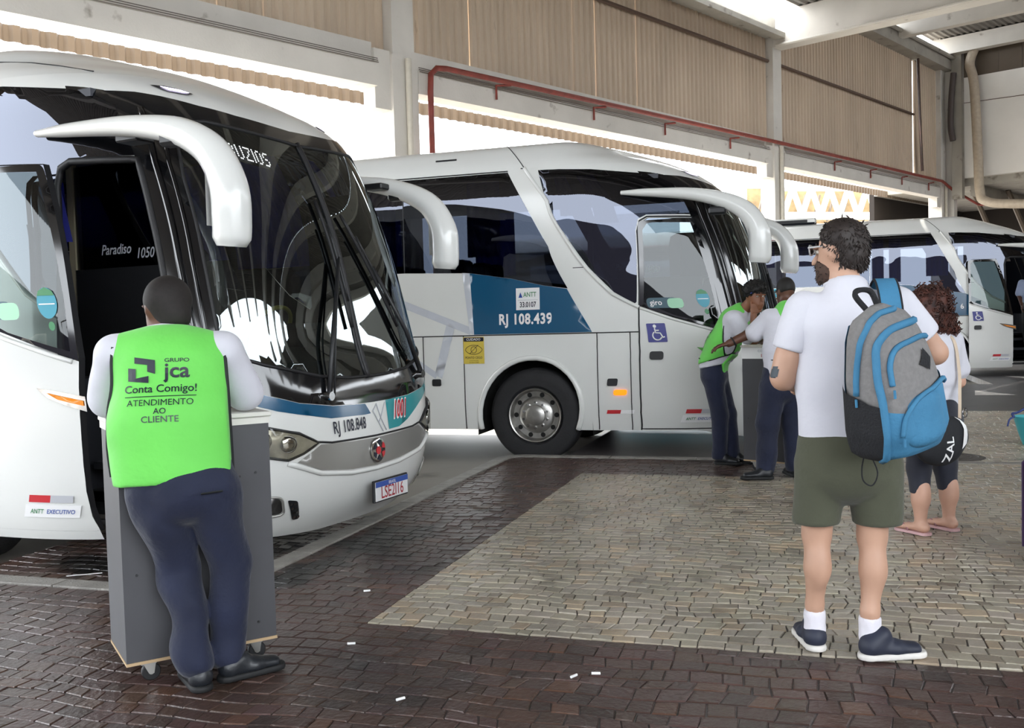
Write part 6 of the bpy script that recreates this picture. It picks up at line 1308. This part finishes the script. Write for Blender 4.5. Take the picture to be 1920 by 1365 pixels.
# ------------------------------------------------ suitcase
SU = empty('suitcase', (1.44, 5.98, 0), .12, 'purple fabric suitcase at the right edge of the paving', 'suitcase')
C_su = mat('purple_fabric', '4A1F63', .7, noise=.12, nscale=40, bump=.2, bscale=120)
V_, F_ = boxvf((-.29, -.14, .03), (.25, .12, .60), .045); sbod = mesh_obj('case_body', V_, F_, C_su, SU)
mb = MB()
for y in (-.10, .08): mb.tube([(-.297, y, .08), (-.297, y, .56), (-.25, y, .606), (.21, y, .606), (.257, y, .56), (.257, y, .08)], .008, 6)
mb.build('zip_piping', mat('purple_piping', '331445', .6), SU); MB().box((-.24, -.165, .10), (.20, -.14, .42), .02).build('case_pocket', C_su, SU)
mb = MB(); mb.tube([(-.10, .09, .6), (-.10, .09, .95), (.06, .09, .95), (.06, .09, .6)], .010, 6); mb.build('pull_handle', M_blk, SU)
for x in (-.24, .20):
    for y in (-.10, .08): V_, F_ = lathe([(.001, -.012), (.025, -.012), (.025, .012), (.001, .012)], 14, 'y'); mesh_obj('case_wheel', V_+V3(x, y, .025), F_, M_rub, SU)
mb = MB(); mb.tube(spline([(-.27, -.15, .62), (-.285, -.165, .61), (-.30, -.17, .575), (-.29, -.17, .54)], 5), .010, 6); mb.build('ribbon', mat('lime_ribbon', 'B7D98A', .7), SU)
CB = empty('beach_bag', (2.20, 11.15, 0), .2, 'turquoise bag with blue handle at the right edge', 'bag')
V_, F_ = lathe([(.001, 0), (.10, .0), (.14, .12), (.18, .26), (.19, .30), (.18, .30), (.13, .12), (.001, .02)], 24); mesh_obj('bag_body', V_, F_, mat('turquoise_plastic', '3FA8B0', .5), CB, True, auto=40)
mb = MB(); mb.tube(spline([(-.185, 0, .29), (-.21, 0, .33), (-.16, -.02, .345), (0, -.02, .42), (.16, -.02, .345), (.185, 0, .29)], 6), .012, 6); mb.tube(spline([(-.185, 0, .30), (-.24, -.01, .27), (-.265, -.02, .20)], 5), .010, 6); mb.build('bag_handle', mat('indigo_rope', '3A477E', .7), CB, True)
# ------------------------------------------------ manhole, litter
MH_ = empty('manhole_cover', (1.30, 10.15, 0), 0, 'round iron manhole cover in the pale paving', 'manhole cover')
V_, F_ = lathe([(.001, .006), (.27, .006), (.29, .002), (.29, -.01)], 36); mesh_obj('iron_lid', V_, F_, mat('iron', '4A4642', .6, metal=.3, bump=.4, bscale=40), MH_)
for r0 in (.08, .16, .23): V_, F_ = tubevf([(r0*math.cos(a), r0*math.sin(a), .006) for a in np.linspace(0, math.tau, 32, endpoint=False)], .004, 4, False, True); mesh_obj('lid_ring', V_, F_, MATS['iron'], MH_)
tag(MB().add([(-.09, -.035, 0), (-.075, -.045, 0), (.09, .06, 0), (.08, .068, 0), (-.09, -.035, .002), (-.075, -.045, .002), (.09, .06, .003), (.08, .068, .003)], [(4, 5, 6, 7), (0, 1, 5, 4), (1, 2, 6, 5), (2, 3, 7, 6), (3, 0, 4, 7)]).build('paper_scrap', M_wht), 'thin white paper strip lying on the dark paving near the bus door', 'litter').location = (-4.154, 4.631, .002)
for i, (x, y, a) in enumerate(((-.85, 3.748, .2), (-.93, 3.70, 1.1), (-2.31, 4.66, .5), (-1.52, 3.32, .9), (-2.0, 3.86, .3))):
    mb = MB(); mb.tube([(-.018, 0, .006), (.018, 0, .006)], .0055, 7); o = tag(mb.build('cigarette_butt', M_wht), ('cigarette butt on dark paving in front of the pale patch', 'small cigarette butt just left of another on the dark paving', 'tiny butt near the left tip of the pale patch', 'cigarette butt lowest on the dark paving', 'butt on dark paving below the pale patch corner')[i], 'litter', 'cigarette butts on the dark paving'); o.location = (x, y, 0); o.rotation_euler = (0, 0, a)
